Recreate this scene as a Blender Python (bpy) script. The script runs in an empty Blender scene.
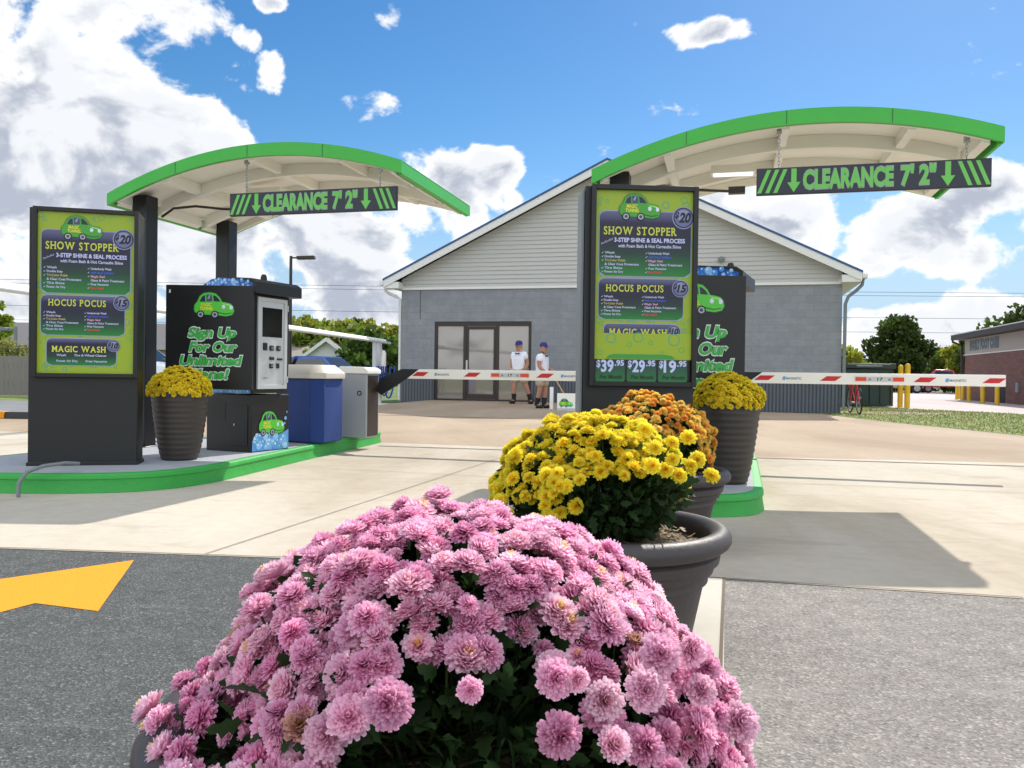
import bpy, math, random
import numpy as np
from mathutils import Matrix, Vector
R = math.radians
rng = random.Random(7)
nr = np.random.RandomState(11)
sc = bpy.context.scene
C = sc.collection
YAW = -0.2538
UX, UY = math.cos(YAW), math.sin(YAW)          # along the lanes' width
VX, VY = -UY, UX                               # towards the building

# ------------------------------------------------------------------ helpers
def lin(c):
    return tuple((x/255/12.92 if x/255 <= .04045 else ((x/255+.055)/1.055)**2.4) for x in c[:3])

class MB:
    """collects shapes of one mesh"""
    def __init__(s): s.v = []; s.f = []; s.m = []; s.c = []; s.cm = 0; s.col = None
    def add(s, vs, fs, mi=None):
        o = len(s.v); s.v += [tuple(v) for v in vs]
        for f in fs: s.f.append(tuple(i+o for i in f)); s.m.append(s.cm if mi is None else mi); s.c.append(s.col)
    def box(s, x0, x1, y0, y1, z0, z1, mi=None):
        s.add([(x0,y0,z0),(x1,y0,z0),(x1,y1,z0),(x0,y1,z0),(x0,y0,z1),(x1,y0,z1),(x1,y1,z1),(x0,y1,z1)],
              [(0,3,2,1),(4,5,6,7),(0,1,5,4),(1,2,6,5),(2,3,7,6),(3,0,4,7)], mi)
    def prism(s, poly, a0, a1, axis='z', mi=None):
        """poly in the plane normal to axis, extruded a0..a1"""
        def P(p, a):
            return {'z': (p[0],p[1],a), 'y': (p[0],a,p[1]), 'x': (a,p[0],p[1])}[axis]
        n = len(poly)
        vs = [P(p,a0) for p in poly]+[P(p,a1) for p in poly]
        fs = [tuple(range(n))[::-1], tuple(range(n,2*n))]+[(i,(i+1)%n,n+(i+1)%n,n+i) for i in range(n)]
        s.add(vs, fs, mi)
    def tube(s, pts, r, n=8, mi=None, cap=True):
        pts = [Vector(p) for p in pts]; rs = r if isinstance(r,(list,tuple)) else [r]*len(pts)
        vs = []; fs = []; up = None
        for i,p in enumerate(pts):
            t = (pts[min(i+1,len(pts)-1)]-pts[max(i-1,0)]).normalized()
            if up is None:
                up = t.cross(Vector((0,0,1)));
                if up.length < .1: up = t.cross(Vector((1,0,0)))
            up = (up-t*up.dot(t)).normalized(); w = t.cross(up)
            for k in range(n):
                a = 2*math.pi*k/n
                vs.append(p+(up*math.cos(a)+w*math.sin(a))*rs[i])
        for i in range(len(pts)-1):
            for k in range(n):
                a=i*n+k; b=i*n+(k+1)%n; fs.append((a,b,b+n,a+n))
        if cap: fs.append(tuple(range(n))[::-1]); fs.append(tuple(range((len(pts)-1)*n,len(pts)*n)))
        s.add(vs, fs, mi)
    def lathe(s, prof, n=32, c=(0,0,0), mi=None, sx=1, sy=1):
        vs=[]; fs=[]
        for r,z in prof:
            for k in range(n):
                a=2*math.pi*k/n; vs.append((c[0]+r*math.cos(a)*sx,c[1]+r*math.sin(a)*sy,c[2]+z))
        for i in range(len(prof)-1):
            for k in range(n):
                a=i*n+k;b=i*n+(k+1)%n; fs.append((a,b,b+n,a+n))
        s.add(vs,fs,mi)
    def build(s, name, mats, parent=None, loc=(0,0,0), rz=0, smooth=None, bevel=0):
        me = bpy.data.meshes.new(name); me.from_pydata(s.v, [], s.f)
        if not isinstance(mats,(list,tuple)): mats=[mats]
        for m in mats: me.materials.append(m)
        me.polygons.foreach_set('material_index', s.m)
        if any(c is not None for c in s.c):
            ca = me.color_attributes.new('Col','FLOAT_COLOR','CORNER')
            arr=[]
            for f,c in zip(s.f,s.c):
                for vi in f:
                    cc = c(s.v[vi]) if callable(c) else (c or (1,1,1))
                    arr += [cc[0],cc[1],cc[2],1]
            ca.data.foreach_set('color', arr)
        o = bpy.data.objects.new(name, me); C.objects.link(o)
        o.location = loc; o.rotation_euler = (0,0,rz)
        if parent: o.parent = parent
        if smooth is not None:
            me.polygons.foreach_set('use_smooth',[True]*len(s.f)); me.set_sharp_from_angle(angle=R(smooth))
        me.update()
        if bevel:
            b = o.modifiers.new('Bevel','BEVEL'); b.width=bevel; b.segments=2; b.limit_method='ANGLE'; b.angle_limit=R(40)
            if smooth is None:
                me.polygons.foreach_set('use_smooth',[True]*len(s.f)); me.set_sharp_from_angle(angle=R(50))
        return o

def tag(o, label=None, cat=None, group=None, kind=None):
    if label: o['label']=label
    if cat: o['category']=cat
    if group: o['group']=group
    if kind: o['kind']=kind
    return o
def thing(name, label, cat, loc=(0,0,0), rz=0, group=None):
    o = bpy.data.objects.new(name,None); C.objects.link(o); o.location=loc; o.rotation_euler=(0,0,rz)
    o.empty_display_size=.1
    return tag(o,label,cat,group)
def copy_tree(o, parent=None):
    c=o.copy(); C.objects.link(c)
    if parent: c.parent=parent
    for ch in list(o.children): copy_tree(ch,c)
    return c
def struct(name, mb, m, **k):
    o = mb.build(name,m,**k); o['kind']='structure'; return o
def np_mesh(name, V, F, mats, parent=None, col=None, smooth=True):
    """V (n,3), F (m,4) quads, col (n,3)"""
    me = bpy.data.meshes.new(name)
    me.vertices.add(len(V)); me.vertices.foreach_set('co', V.astype(np.float32).ravel())
    k = F.shape[1]
    me.loops.add(F.size); me.loops.foreach_set('vertex_index', F.astype(np.int32).ravel())
    me.polygons.add(len(F)); me.polygons.foreach_set('loop_start', np.arange(0,F.size,k,dtype=np.int32))
    me.polygons.foreach_set('loop_total', np.full(len(F),k,dtype=np.int32))
    if smooth: me.polygons.foreach_set('use_smooth', np.ones(len(F),dtype=bool))
    if col is not None:
        ca = me.color_attributes.new('Col','FLOAT_COLOR','POINT')
        ca.data.foreach_set('color', np.hstack([col,np.ones((len(col),1))]).astype(np.float32).ravel())
    for m in (mats if isinstance(mats,(list,tuple)) else [mats]): me.materials.append(m)
    me.update(); me.validate()
    if parent == 'mesh': return me
    o = bpy.data.objects.new(name,me); C.objects.link(o)
    if parent: o.parent=parent
    return o

# ------------------------------------------------------------------ materials
def N(nt, t, **k):
    n = nt.nodes.new(t)
    for a,b in k.items(): setattr(n,a,b)
    return n
def newmat(name):
    m=bpy.data.materials.new(name); m.use_nodes=True
    nt=m.node_tree; b=nt.nodes['Principled BSDF']; return m,nt,b
def mat(name, col, rough=.5, metal=0, var=.12, scale=3, bump=0, bscale=60, spec=.5, stretch=None, coat=0, var2=None):
    m,nt,b = newmat(name); L=nt.links
    col = lin(col) if max(col)>1 else col
    tc=N(nt,'ShaderNodeTexCoord'); mp=N(nt,'ShaderNodeMapping'); L.new(tc.outputs['Object'],mp.inputs[0])
    if stretch: mp.inputs['Scale'].default_value=stretch
    no=N(nt,'ShaderNodeTexNoise'); no.inputs['Scale'].default_value=scale; no.inputs['Detail'].default_value=6; no.inputs['Roughness'].default_value=.65
    L.new(mp.outputs[0],no.inputs['Vector'])
    mx=N(nt,'ShaderNodeMix',data_type='RGBA'); L.new(no.outputs[0],mx.inputs[0])
    c2 = lin(var2) if var2 else tuple(c*(1+var) for c in col)
    mx.inputs[6].default_value=(*[c*(1-var) for c in col],1); mx.inputs[7].default_value=(*c2,1)
    L.new(mx.outputs[2],b.inputs['Base Color'])
    b.inputs['Metallic'].default_value=metal; b.inputs['Specular IOR Level'].default_value=spec
    b.inputs['Coat Weight'].default_value=coat; b.inputs['Coat Roughness'].default_value=.05
    mr=N(nt,'ShaderNodeMapRange'); L.new(no.outputs[0],mr.inputs[0]); mr.inputs[3].default_value=max(0,rough-.08); mr.inputs[4].default_value=min(1,rough+.08)
    L.new(mr.outputs[0],b.inputs['Roughness'])
    if bump:
        n2=N(nt,'ShaderNodeTexNoise'); n2.inputs['Scale'].default_value=bscale; n2.inputs['Detail'].default_value=4
        L.new(mp.outputs[0],n2.inputs['Vector'])
        bp=N(nt,'ShaderNodeBump'); bp.inputs['Strength'].default_value=bump; bp.inputs['Distance'].default_value=.02
        L.new(n2.outputs[0],bp.inputs['Height']); L.new(bp.outputs[0],b.inputs['Normal'])
    return m
def ramp(nt, src, stops):
    r=N(nt,'ShaderNodeValToRGB'); nt.links.new(src,r.inputs[0]); e=r.color_ramp.elements
    while len(e)>1: e.remove(e[0])
    e[0].position=stops[0][0]; e[0].color=(*stops[0][1],1)
    for p,c in stops[1:]: x=e.new(p); x.color=(*c,1)
    return r
def g3(x): return (x,x,x)

def ground_mat(name, base, dark, light, speck=0, speck_scale=220, stain=(.8,1.1), bump=.3, rough=.9, speck_cols=None, stainscale=.35, streak=None):
    m,nt,b=newmat(name); L=nt.links
    tc=N(nt,'ShaderNodeTexCoord'); P=tc.outputs['Object']
    n1=N(nt,'ShaderNodeTexNoise'); n1.inputs['Scale'].default_value=stainscale; n1.inputs['Detail'].default_value=8; n1.inputs['Roughness'].default_value=.6; n1.inputs['Distortion'].default_value=.6
    mp=N(nt,'ShaderNodeMapping'); L.new(P,mp.inputs[0]); mp.inputs['Rotation'].default_value=(0,0,-YAW); mp.inputs['Scale'].default_value=(1.6,.7,1)
    L.new(mp.outputs[0],n1.inputs['Vector'])
    n2=N(nt,'ShaderNodeTexNoise'); n2.inputs['Scale'].default_value=9; n2.inputs['Detail'].default_value=8; n2.inputs['Roughness'].default_value=.75
    L.new(P,n2.inputs['Vector'])
    r1=ramp(nt,n1.outputs[0],[(.32,dark),(.5,base),(.68,light)])
    r2=ramp(nt,n2.outputs[0],[(.3,g3(stain[0])),(.7,g3(stain[1]))])
    mu=N(nt,'ShaderNodeMix',data_type='RGBA',blend_type='MULTIPLY'); mu.inputs[0].default_value=1
    L.new(r1.outputs[0],mu.inputs[6]); L.new(r2.outputs[0],mu.inputs[7]); out=mu.outputs[2]
    hsrc=n2.outputs[0]
    if speck:
        vo=N(nt,'ShaderNodeTexVoronoi'); vo.inputs['Scale'].default_value=speck_scale; L.new(P,vo.inputs['Vector'])
        sep=N(nt,'ShaderNodeSeparateColor'); L.new(vo.outputs['Color'],sep.inputs[0])
        rs=ramp(nt,sep.outputs[0],speck_cols)
        m2=N(nt,'ShaderNodeMix',data_type='RGBA'); m2.inputs[0].default_value=speck
        L.new(out,m2.inputs[6]); L.new(rs.outputs[0],m2.inputs[7])
        mm=N(nt,'ShaderNodeMix',data_type='RGBA',blend_type='MULTIPLY'); mm.inputs[0].default_value=.8
        L.new(m2.outputs[2],mm.inputs[6]); L.new(r2.outputs[0],mm.inputs[7])
        out=mm.outputs[2]
        hsrc=vo.outputs['Distance']
    if streak:
        n3=N(nt,'ShaderNodeTexNoise'); n3.inputs['Scale'].default_value=1.2; n3.inputs['Detail'].default_value=9; n3.inputs['Roughness'].default_value=.72; n3.inputs['Distortion'].default_value=1.0
        mp3=N(nt,'ShaderNodeMapping'); L.new(P,mp3.inputs[0]); mp3.inputs['Scale'].default_value=(.55,2.4,1); mp3.inputs['Rotation'].default_value=(0,0,.15)
        L.new(mp3.outputs[0],n3.inputs['Vector'])
        r3=ramp(nt,n3.outputs[0],[(.56,g3(0)),(.68,g3(1))])
        ms=N(nt,'ShaderNodeMix',data_type='RGBA'); sm=N(nt,'ShaderNodeMath',operation='MULTIPLY'); sm.inputs[1].default_value=streak[0]
        L.new(r3.outputs[0],sm.inputs[0]); L.new(sm.outputs[0],ms.inputs[0]); L.new(out,ms.inputs[6]); ms.inputs[7].default_value=(*streak[1],1); out=ms.outputs[2]
    L.new(out,b.inputs['Base Color']); b.inputs['Roughness'].default_value=rough; b.inputs['Specular IOR Level'].default_value=.3
    bp=N(nt,'ShaderNodeBump'); bp.inputs['Strength'].default_value=bump; bp.inputs['Distance'].default_value=.004
    L.new(hsrc,bp.inputs['Height']); L.new(bp.outputs[0],b.inputs['Normal'])
    return m

def print_mat(name='printed_vinyl', rough=.35, attr='Col', transl=0, sat_var=0):
    m,nt,b=newmat(name); L=nt.links
    a=N(nt,'ShaderNodeAttribute',attribute_name=attr)
    out=a.outputs['Color']
    if sat_var:
        oi=N(nt,'ShaderNodeObjectInfo'); hs=N(nt,'ShaderNodeHueSaturation'); L.new(out,hs.inputs['Color'])
        mr=N(nt,'ShaderNodeMapRange'); L.new(oi.outputs['Random'],mr.inputs[0]); mr.inputs[3].default_value=1-sat_var; mr.inputs[4].default_value=1+sat_var
        L.new(mr.outputs[0],hs.inputs['Value']); out=hs.outputs[0]
    L.new(out,b.inputs['Base Color']); b.inputs['Roughness'].default_value=rough
    if transl:
        b.inputs['Specular IOR Level'].default_value=.2
        tr=N(nt,'ShaderNodeBsdfTranslucent'); L.new(out,tr.inputs[0]); mx=N(nt,'ShaderNodeMixShader'); mx.inputs[0].default_value=transl
        o=nt.nodes['Material Output']; L.new(b.outputs[0],mx.inputs[1]); L.new(tr.outputs[0],mx.inputs[2]); L.new(mx.outputs[0],o.inputs[0])
    return m

M={}
M['print']=print_mat()
M['black_panel']=mat('black_painted_steel',(17,18,19),.40,var=.25,scale=4)
M['char']=mat('charcoal_steel',(24,26,26),.46,var=.25,scale=2.5)
M['sidegrey']=mat('grey_side_steel',(120,126,130),.45)
M['green']=mat('green_canopy_paint',(62,180,60),.38,var=.16,scale=1.5)
M['white']=mat('white_paint',(242,240,232),.45,var=.05,scale=2)
M['ceil']=mat('cream_canopy_underside',(246,243,232),.55,var=.05,scale=1.5)
M['lightgrey']=mat('light_grey_steel',(196,200,202),.4,var=.05)
M['bluevinyl']=mat('blue_mesh_panel',(0,54,128),.5,var=.15,scale=8,bump=.6,bscale=120)
M['beige']=mat('beige_plastic',(206,200,188),.5,var=.06)
M['rubber']=mat('black_rubber',(22,22,24),.7)
M['steel']=mat('galvanised_steel',(170,172,175),.35,metal=.8)
M['glassdark']=mat('dark_screen_glass',(14,16,18),.08,var=.1,spec=.8)
M['bronze']=mat('dark_bronze_aluminium',(58,50,46),.4,metal=.3)
M['roofblue']=mat('blue_metal_roof',(32,78,130),.4,var=.1,scale=1)
M['siding']=mat('grey_white_vinyl_siding',(186,186,182),.6,var=.06,scale=1)
M['trim']=mat('white_trim',(222,222,218),.5,var=.05)
M['wains']=mat('dark_ribbed_wainscot',(88,95,102),.55,var=.1,scale=2)
M['pot']=mat('dark_plastic_pot',(66,61,61),.52,var=.10,scale=5,bump=.12,bscale=40,spec=.5)
M['tallpot']=mat('dark_brown_planter',(64,58,54),.5,var=.12,scale=6,spec=.4)
M['curbgreen']=mat('green_kerb_paint',(50,160,64),.55,var=.2,scale=3,bump=.25,bscale=25)
M['deck']=mat('grey_island_concrete',(165,168,172),.85,var=.14,scale=2.5,bump=.2,bscale=50)
M['yellow']=mat('yellow_bollard_paint',(228,186,40),.5,var=.1,scale=5)
M['red']=mat('red_reflective',(200,30,35),.4,var=.05)
M['orange']=mat('orange_lens',(226,70,30),.25,var=.08)
M['fence']=mat('weathered_fence',(128,124,118),.9,var=.25,scale=4,stretch=(4,4,.3))
M['dumpgreen']=mat('dark_green_steel',(38,62,54),.5,var=.2,scale=1.5)
M['darkfascia']=mat('dark_brown_fascia',(48,40,38),.6)
M['housegrey']=mat('grey_housing_paint',(158,164,166),.45,var=.05)
M['sidingtan']=mat('tan_siding',(168,162,150),.7,var=.06)
M['roofgrey']=mat('grey_shingles',(108,106,106),.9,var=.2,scale=3,bump=.4,bscale=12)
M['rooftan']=mat('tan_shingles',(150,142,130),.9,var=.15,scale=3,bump=.4,bscale=12)
M['skin']=mat('skin',(178,126,102),.5,var=.06)
M['shirt']=mat('white_polo_cloth',(232,234,242),.8,var=.04,scale=6,bump=.3,bscale=14)
M['shorts']=mat('khaki_cloth',(176,158,134),.85,var=.1,scale=8,bump=.3,bscale=16)
M['shoe']=mat('black_leather',(24,23,25),.5)
M['cap']=mat('blue_cap_cloth',(44,52,120),.8,var=.1)
M['bow']=mat('teal_bow_tie',(30,70,90),.6)
M['wood']=mat('pale_wood',(196,160,110),.6)
M['bluehose']=mat('blue_hose',(20,60,160),.45)
M['bark']=mat('bark',(92,78,64),.9,var=.3,scale=6,bump=.5,bscale=20)
M['arrow']=mat('yellow_road_paint',(232,156,34),.75,var=.06,scale=8,bump=.35,bscale=160,spec=.3)
M['tyre']=mat('tyre',(24,24,25),.8); M['rim']=mat('alloy_rim',(160,162,166),.3,metal=.8)
M['carblue']=mat('blue_car_paint',(24,70,160),.25,var=.03,coat=1); M['carwhite']=mat('white_car_paint',(220,224,228),.25,var=.02,coat=1)
M['carred']=mat('red_car_paint',(150,20,28),.25,var=.03,coat=1); M['carsilver']=mat('silver_car_paint',(190,194,198),.25,metal=.4,var=.03,coat=1)
M['bikered']=mat('red_bicycle_paint',(200,26,40),.3)
M['shade_glass']=mat('car_glass',(26,34,42),.06,var=.1,spec=.9)
# storefront glass: dark, mirror-like panes
m,nt,b=newmat('storefront_glass'); b.inputs['Base Color'].default_value=(.22,.195,.165,1); b.inputs['Metallic'].default_value=.0; b.inputs['Roughness'].default_value=.04; b.inputs['IOR'].default_value=2.0
M['store']=m
# painted block wall
m,nt,b=newmat('grey_block_wall'); L=nt.links
tc=N(nt,'ShaderNodeTexCoord'); mp=N(nt,'ShaderNodeMapping'); L.new(tc.outputs['Object'],mp.inputs[0]); mp.inputs['Rotation'].default_value=(R(90),0,0)
br=N(nt,'ShaderNodeTexBrick'); L.new(mp.outputs[0],br.inputs['Vector']); br.inputs['Scale'].default_value=1; br.inputs['Brick Width'].default_value=.4; br.inputs['Row Height'].default_value=.2; br.inputs['Mortar Size'].default_value=.006
br.inputs['Color1'].default_value=(*lin((138,143,147)),1); br.inputs['Color2'].default_value=(*lin((131,136,141)),1); br.inputs['Mortar'].default_value=(*lin((122,127,132)),1)
no=N(nt,'ShaderNodeTexNoise'); no.inputs['Scale'].default_value=2.2; no.inputs['Detail'].default_value=9; no.inputs['Roughness'].default_value=.7; L.new(tc.outputs['Object'],no.inputs['Vector'])
rr=ramp(nt,no.outputs[0],[(.3,g3(.86)),(.7,g3(1.1))])
mu=N(nt,'ShaderNodeMix',data_type='RGBA',blend_type='MULTIPLY'); mu.inputs[0].default_value=1; L.new(br.outputs[0],mu.inputs[6]); L.new(rr.outputs[0],mu.inputs[7]); L.new(mu.outputs[2],b.inputs['Base Color'])
n2=N(nt,'ShaderNodeTexNoise'); n2.inputs['Scale'].default_value=9; n2.inputs['Detail'].default_value=5; L.new(tc.outputs['Object'],n2.inputs['Vector'])
bp=N(nt,'ShaderNodeBump'); bp.inputs['Strength'].default_value=.6; bp.inputs['Distance'].default_value=.03; L.new(n2.outputs[0],bp.inputs['Height']); L.new(bp.outputs[0],b.inputs['Normal']); b.inputs['Roughness'].default_value=.75
M['block']=m
m,nt,b=newmat('red_brown_brick'); L=nt.links
tc=N(nt,'ShaderNodeTexCoord'); mp=N(nt,'ShaderNodeMapping'); L.new(tc.outputs['Object'],mp.inputs[0]); mp.inputs['Rotation'].default_value=(0,R(90),R(90))
br=N(nt,'ShaderNodeTexBrick'); L.new(mp.outputs[0],br.inputs['Vector']); br.inputs['Scale'].default_value=1; br.inputs['Brick Width'].default_value=.3; br.inputs['Row Height'].default_value=.09; br.inputs['Mortar Size'].default_value=.008
br.inputs['Color1'].default_value=(*lin((128,88,80)),1); br.inputs['Color2'].default_value=(*lin((108,72,66)),1); br.inputs['Mortar'].default_value=(*lin((124,100,92)),1)
L.new(br.outputs[0],b.inputs['Base Color']); b.inputs['Roughness'].default_value=.85; M['brick']=m

M['concrete']=ground_mat('pale_concrete',lin((190,180,162)),lin((168,155,134)),lin((202,194,178)),stain=(.90,1.06),bump=.25,streak=(.42,lin((148,134,112))))  # concrete's own pale tone with brownish stain streaks
M['concrete2']=ground_mat('worn_tan_drive',lin((168,149,126)),lin((155,136,113)),lin((178,160,137)),stain=(.92,1.06),bump=.25,streak=(.22,lin((140,120,96))))
M['strip']=ground_mat('pale_kerb_concrete',lin((196,190,176)),lin((182,175,160)),lin((204,198,186)),stain=(.93,1.04),bump=.3)
M['asphalt']=ground_mat('dark_asphalt',lin((84,86,85)),lin((74,76,76)),lin((94,95,93)),speck=.55,speck_scale=150,stain=(.8,1.15),bump=1.0,
    speck_cols=[(0,lin((60,62,63))),(.35,lin((78,81,81))),(.68,lin((92,95,94))),(.9,lin((112,114,110))),(.97,lin((150,150,142)))],streak=(.3,lin((140,143,138))))
M['asphalt2']=ground_mat('coarse_grey_asphalt',lin((136,131,124)),lin((120,115,109)),lin((150,145,138)),speck=.5,speck_scale=130,stain=(.80,1.14),bump=.6,
    speck_cols=[(0,lin((84,82,80))),(.12,lin((112,108,103))),(.5,lin((138,133,126))),(.88,lin((160,155,147))),(.97,lin((196,190,180)))],streak=(.3,lin((160,157,153))))
M['road']=ground_mat('grey_road',lin((128,130,132)),lin((116,118,120)),lin((138,140,142)),bump=.2)
M['lot']=ground_mat('pale_car_park',lin((200,188,184)),lin((190,178,174)),lin((208,197,193)),bump=.2)
M['land']=ground_mat('mown_grass_land',lin((98,118,62)),lin((80,102,48)),lin((122,132,80)),stain=(.8,1.15),bump=.4)
M['grass']=ground_mat('dry_mown_grass',lin((112,128,66)),lin((92,114,50)),lin((150,146,96)),stain=(.7,1.2),bump=.8,stainscale=1.2)
M['darkjoint']=mat('dark_joint',(108,96,80),.9)
M['blackkerb']=mat('black_kerb_paint',(52,52,54),.7)  # kerb painted black all over

# ------------------------------------------------------------------ camera and light
CAMH=.9; F=830; PI_=.01; RO=.0137
cam=bpy.data.objects.new('camera',bpy.data.cameras.new('camera')); C.objects.link(cam); sc.camera=cam
cam.data.lens=F/1024*36; cam.data.sensor_width=36; cam.data.clip_start=.02; cam.data.clip_end=2000
Rt=Vector((1,0,0)); Up=Vector((0,math.sin(PI_),math.cos(PI_))); Fw=Vector((0,math.cos(PI_),-math.sin(PI_)))
r_=Rt*math.cos(RO)+Up*math.sin(RO); u_=Up*math.cos(RO)-Rt*math.sin(RO)
mw=Matrix((r_,u_,-Fw)).transposed().to_4x4(); mw.translation=(0,0,CAMH); cam.matrix_world=mw
def ray(x,y):
    d=r_*((x-512)/F)-u_*((y-384)/F)+Fw; return d
def gnd(x,y,z=0):
    d=ray(x,y); t=(z-CAMH)/d.z; return (d.x*t,d.y*t,z)
def dep(x,y,Y):
    d=ray(x,y); t=Y/d.y; return (d.x*t,Y,CAMH+d.z*t)

SUN=Vector((.542,.899,1)).normalized(); EL=math.asin(SUN.z); AZ=math.atan2(SUN.x,SUN.y)
sl=bpy.data.lights.new('sun','SUN'); sl.energy=3.3; sl.angle=R(.5); sl.color=(1,.94,.86)
so=bpy.data.objects.new('sun',sl); C.objects.link(so); so.rotation_euler=(-SUN).to_track_quat('-Z','Y').to_euler(); so.location=SUN*50

w=bpy.data.worlds.new('World'); sc.world=w; w.use_nodes=True; nt=w.node_tree; L=nt.links
bg=nt.nodes['Background']
sky=N(nt,'ShaderNodeTexSky',sky_type='NISHITA',sun_disc=False,sun_elevation=EL,sun_rotation=AZ,air_density=1.0,dust_density=.25,ozone_density=1.6,altitude=200)
tc=N(nt,'ShaderNodeTexCoord'); G=tc.outputs['Generated']
def vm(op,a,b=None,out=0):
    n=N(nt,'ShaderNodeVectorMath',operation=op)
    for i,x in enumerate((a,b)):
        if x is None: continue
        if isinstance(x,(tuple,list,Vector)): n.inputs[i].default_value=tuple(x)
        else: L.new(x,n.inputs[i])
    return n.outputs['Value'] if op in('DISTANCE','LENGTH','DOT_PRODUCT') else n.outputs[0]
def ma(op,a,b=None,c=None,clamp=False):
    n=N(nt,'ShaderNodeMath',operation=op); n.use_clamp=clamp
    for i,x in enumerate((a,b,c)):
        if x is None: continue
        if isinstance(x,(int,float)): n.inputs[i].default_value=x
        else: L.new(x,n.inputs[i])
    return n.outputs[0]
def mr(x,a,b_,c,d,st='SMOOTHSTEP'):
    n=N(nt,'ShaderNodeMapRange',interpolation_type=st); L.new(x,n.inputs[0])
    for i,v in zip((1,2,3,4),(a,b_,c,d)): n.inputs[i].default_value=v
    return n.outputs[0]
# clouds: clumps around directions of the sky, broken up by fractal noise
clumps=[ # px, py, rx, ry, strength
 (40,40,150,90,1.0),(150,20,70,45,.9),(30,130,110,80,1.05),(130,130,110,60,1.0),(200,160,55,40,.8),(60,215,140,70,1.1),(200,225,120,75,1.05),(320,240,110,65,1.05),
 (440,200,55,55,1.0),(490,175,35,35,.95),(365,305,85,36,1.0),(290,280,110,36,.9),(505,200,25,20,.7),(60,302,110,34,1.0),
 (272,72,16,26,.70),(248,38,18,14,.64),(387,18,18,22,.68),(272,5,18,10,.62),(700,32,46,15,.76),(640,26,16,13,.62),
 (770,225,70,50,1.0),(735,200,45,30,.9),(925,235,70,45,1.1),(985,200,60,40,1.05),(1010,245,60,40,1.0),(885,262,50,20,.85),
 (915,330,85,30,1.05),(1000,318,65,34,1.0),(870,318,30,16,.8),(600,250,120,80,.9),(1100,180,60,60,.9),(1120,300,90,70,.9),(-80,120,120,150,.95)]
cov=None
for px,py,rx,ry,s_ in clumps:
    d=ray(px,py).normalized()
    # local tangent frame scaled so that the clump is an ellipse
    e1=Vector((d.y,-d.x,0)).normalized(); e2=e1.cross(d).normalized()
    a=ma('MULTIPLY',vm('DOT_PRODUCT',G,e1),F/rx); b2=ma('MULTIPLY',vm('DOT_PRODUCT',vm('SUBTRACT',G,d),e2),F/ry)
    fr=ma('MULTIPLY',ma('SUBTRACT',vm('DOT_PRODUCT',G,d),1),-60)
    q=ma('SQRT',ma('ADD',ma('ADD',ma('MULTIPLY',a,a),ma('MULTIPLY',b2,b2)),ma('MAXIMUM',ma('SUBTRACT',fr,20),0)))
    v=ma('MULTIPLY',mr(q,0.25,1.45,1,0),s_)
    cov=v if cov is None else ma('MAXIMUM',cov,v)
def noise(vec,scale,detail=9,rough=.6,dist=0):
    n=N(nt,'ShaderNodeTexNoise'); n.inputs['Scale'].default_value=scale; n.inputs['Detail'].default_value=detail; n.inputs['Roughness'].default_value=rough; n.inputs['Distortion'].default_value=dist
    L.new(vec,n.inputs['Vector']); return n.outputs[0]
Gs=vm('MULTIPLY',G,(1,1,1.35))
n1=noise(Gs,8,11,.56,.35); n2=noise(vm('ADD',Gs,tuple(Vector((SUN.x,SUN.y,SUN.z*1.35))*.03)),8,5,.5,.35)
nb=noise(Gs,3.2,4,.5); n3=noise(Gs,30,6,.6,.3)
# unseen sky behind and beside the camera: dense clouds added for fill light
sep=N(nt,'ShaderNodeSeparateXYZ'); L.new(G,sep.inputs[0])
back_fill=ma('MULTIPLY',mr(sep.outputs[1],.55,.25,0,1),mr(nb,.40,.52,.25,1.0))
cov=ma('MAXIMUM',cov,back_fill)
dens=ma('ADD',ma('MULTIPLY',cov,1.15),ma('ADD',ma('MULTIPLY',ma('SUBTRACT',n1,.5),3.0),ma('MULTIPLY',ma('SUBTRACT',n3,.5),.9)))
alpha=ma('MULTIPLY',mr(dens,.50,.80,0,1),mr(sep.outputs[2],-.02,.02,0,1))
thick=mr(dens,.68,1.30,0,1)
lit=mr(ma('SUBTRACT',n1,n2),-.07,.07,0,1)
shade=ma('MULTIPLY',thick,ma('SUBTRACT',1,ma('MULTIPLY',lit,.70)))
cr=N(nt,'ShaderNodeMix',data_type='RGBA'); L.new(shade,cr.inputs[0])
cr.inputs[6].default_value=(5.7,5.75,5.8,1); cr.inputs[7].default_value=(2.55,2.8,3.35,1)
hsv=N(nt,'ShaderNodeHueSaturation'); L.new(sky.outputs[0],hsv.inputs['Color']); hsv.inputs['Saturation'].default_value=1.38; hsv.inputs['Value'].default_value=.64
# sun-facing clouds behind the photographer, out of view, brightened to add fill
fill_gain=mr(sep.outputs[1],.45,-.1,1,1.9); cg=N(nt,'ShaderNodeMix',data_type='RGBA',blend_type='MULTIPLY'); cg.inputs[0].default_value=1
cc_=N(nt,'ShaderNodeCombineXYZ'); [L.new(fill_gain,cc_.inputs[k]) for k in range(3)]; L.new(cr.outputs[2],cg.inputs[6]); L.new(cc_.outputs[0],cg.inputs[7]); cr=cg
hz=N(nt,'ShaderNodeMix',data_type='RGBA'); L.new(mr(sep.outputs[2],.0,.26,1,0),hz.inputs[0]); L.new(hsv.outputs[0],hz.inputs[6]); hz.inputs[7].default_value=(2.5,3.4,4.5,1)
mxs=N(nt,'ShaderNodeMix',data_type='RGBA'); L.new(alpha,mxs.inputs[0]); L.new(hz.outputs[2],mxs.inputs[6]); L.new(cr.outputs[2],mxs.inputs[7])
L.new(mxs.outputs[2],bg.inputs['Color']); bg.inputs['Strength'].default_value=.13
w.cycles.sampling_method='MANUAL'; w.cycles.sample_map_resolution=512
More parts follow.
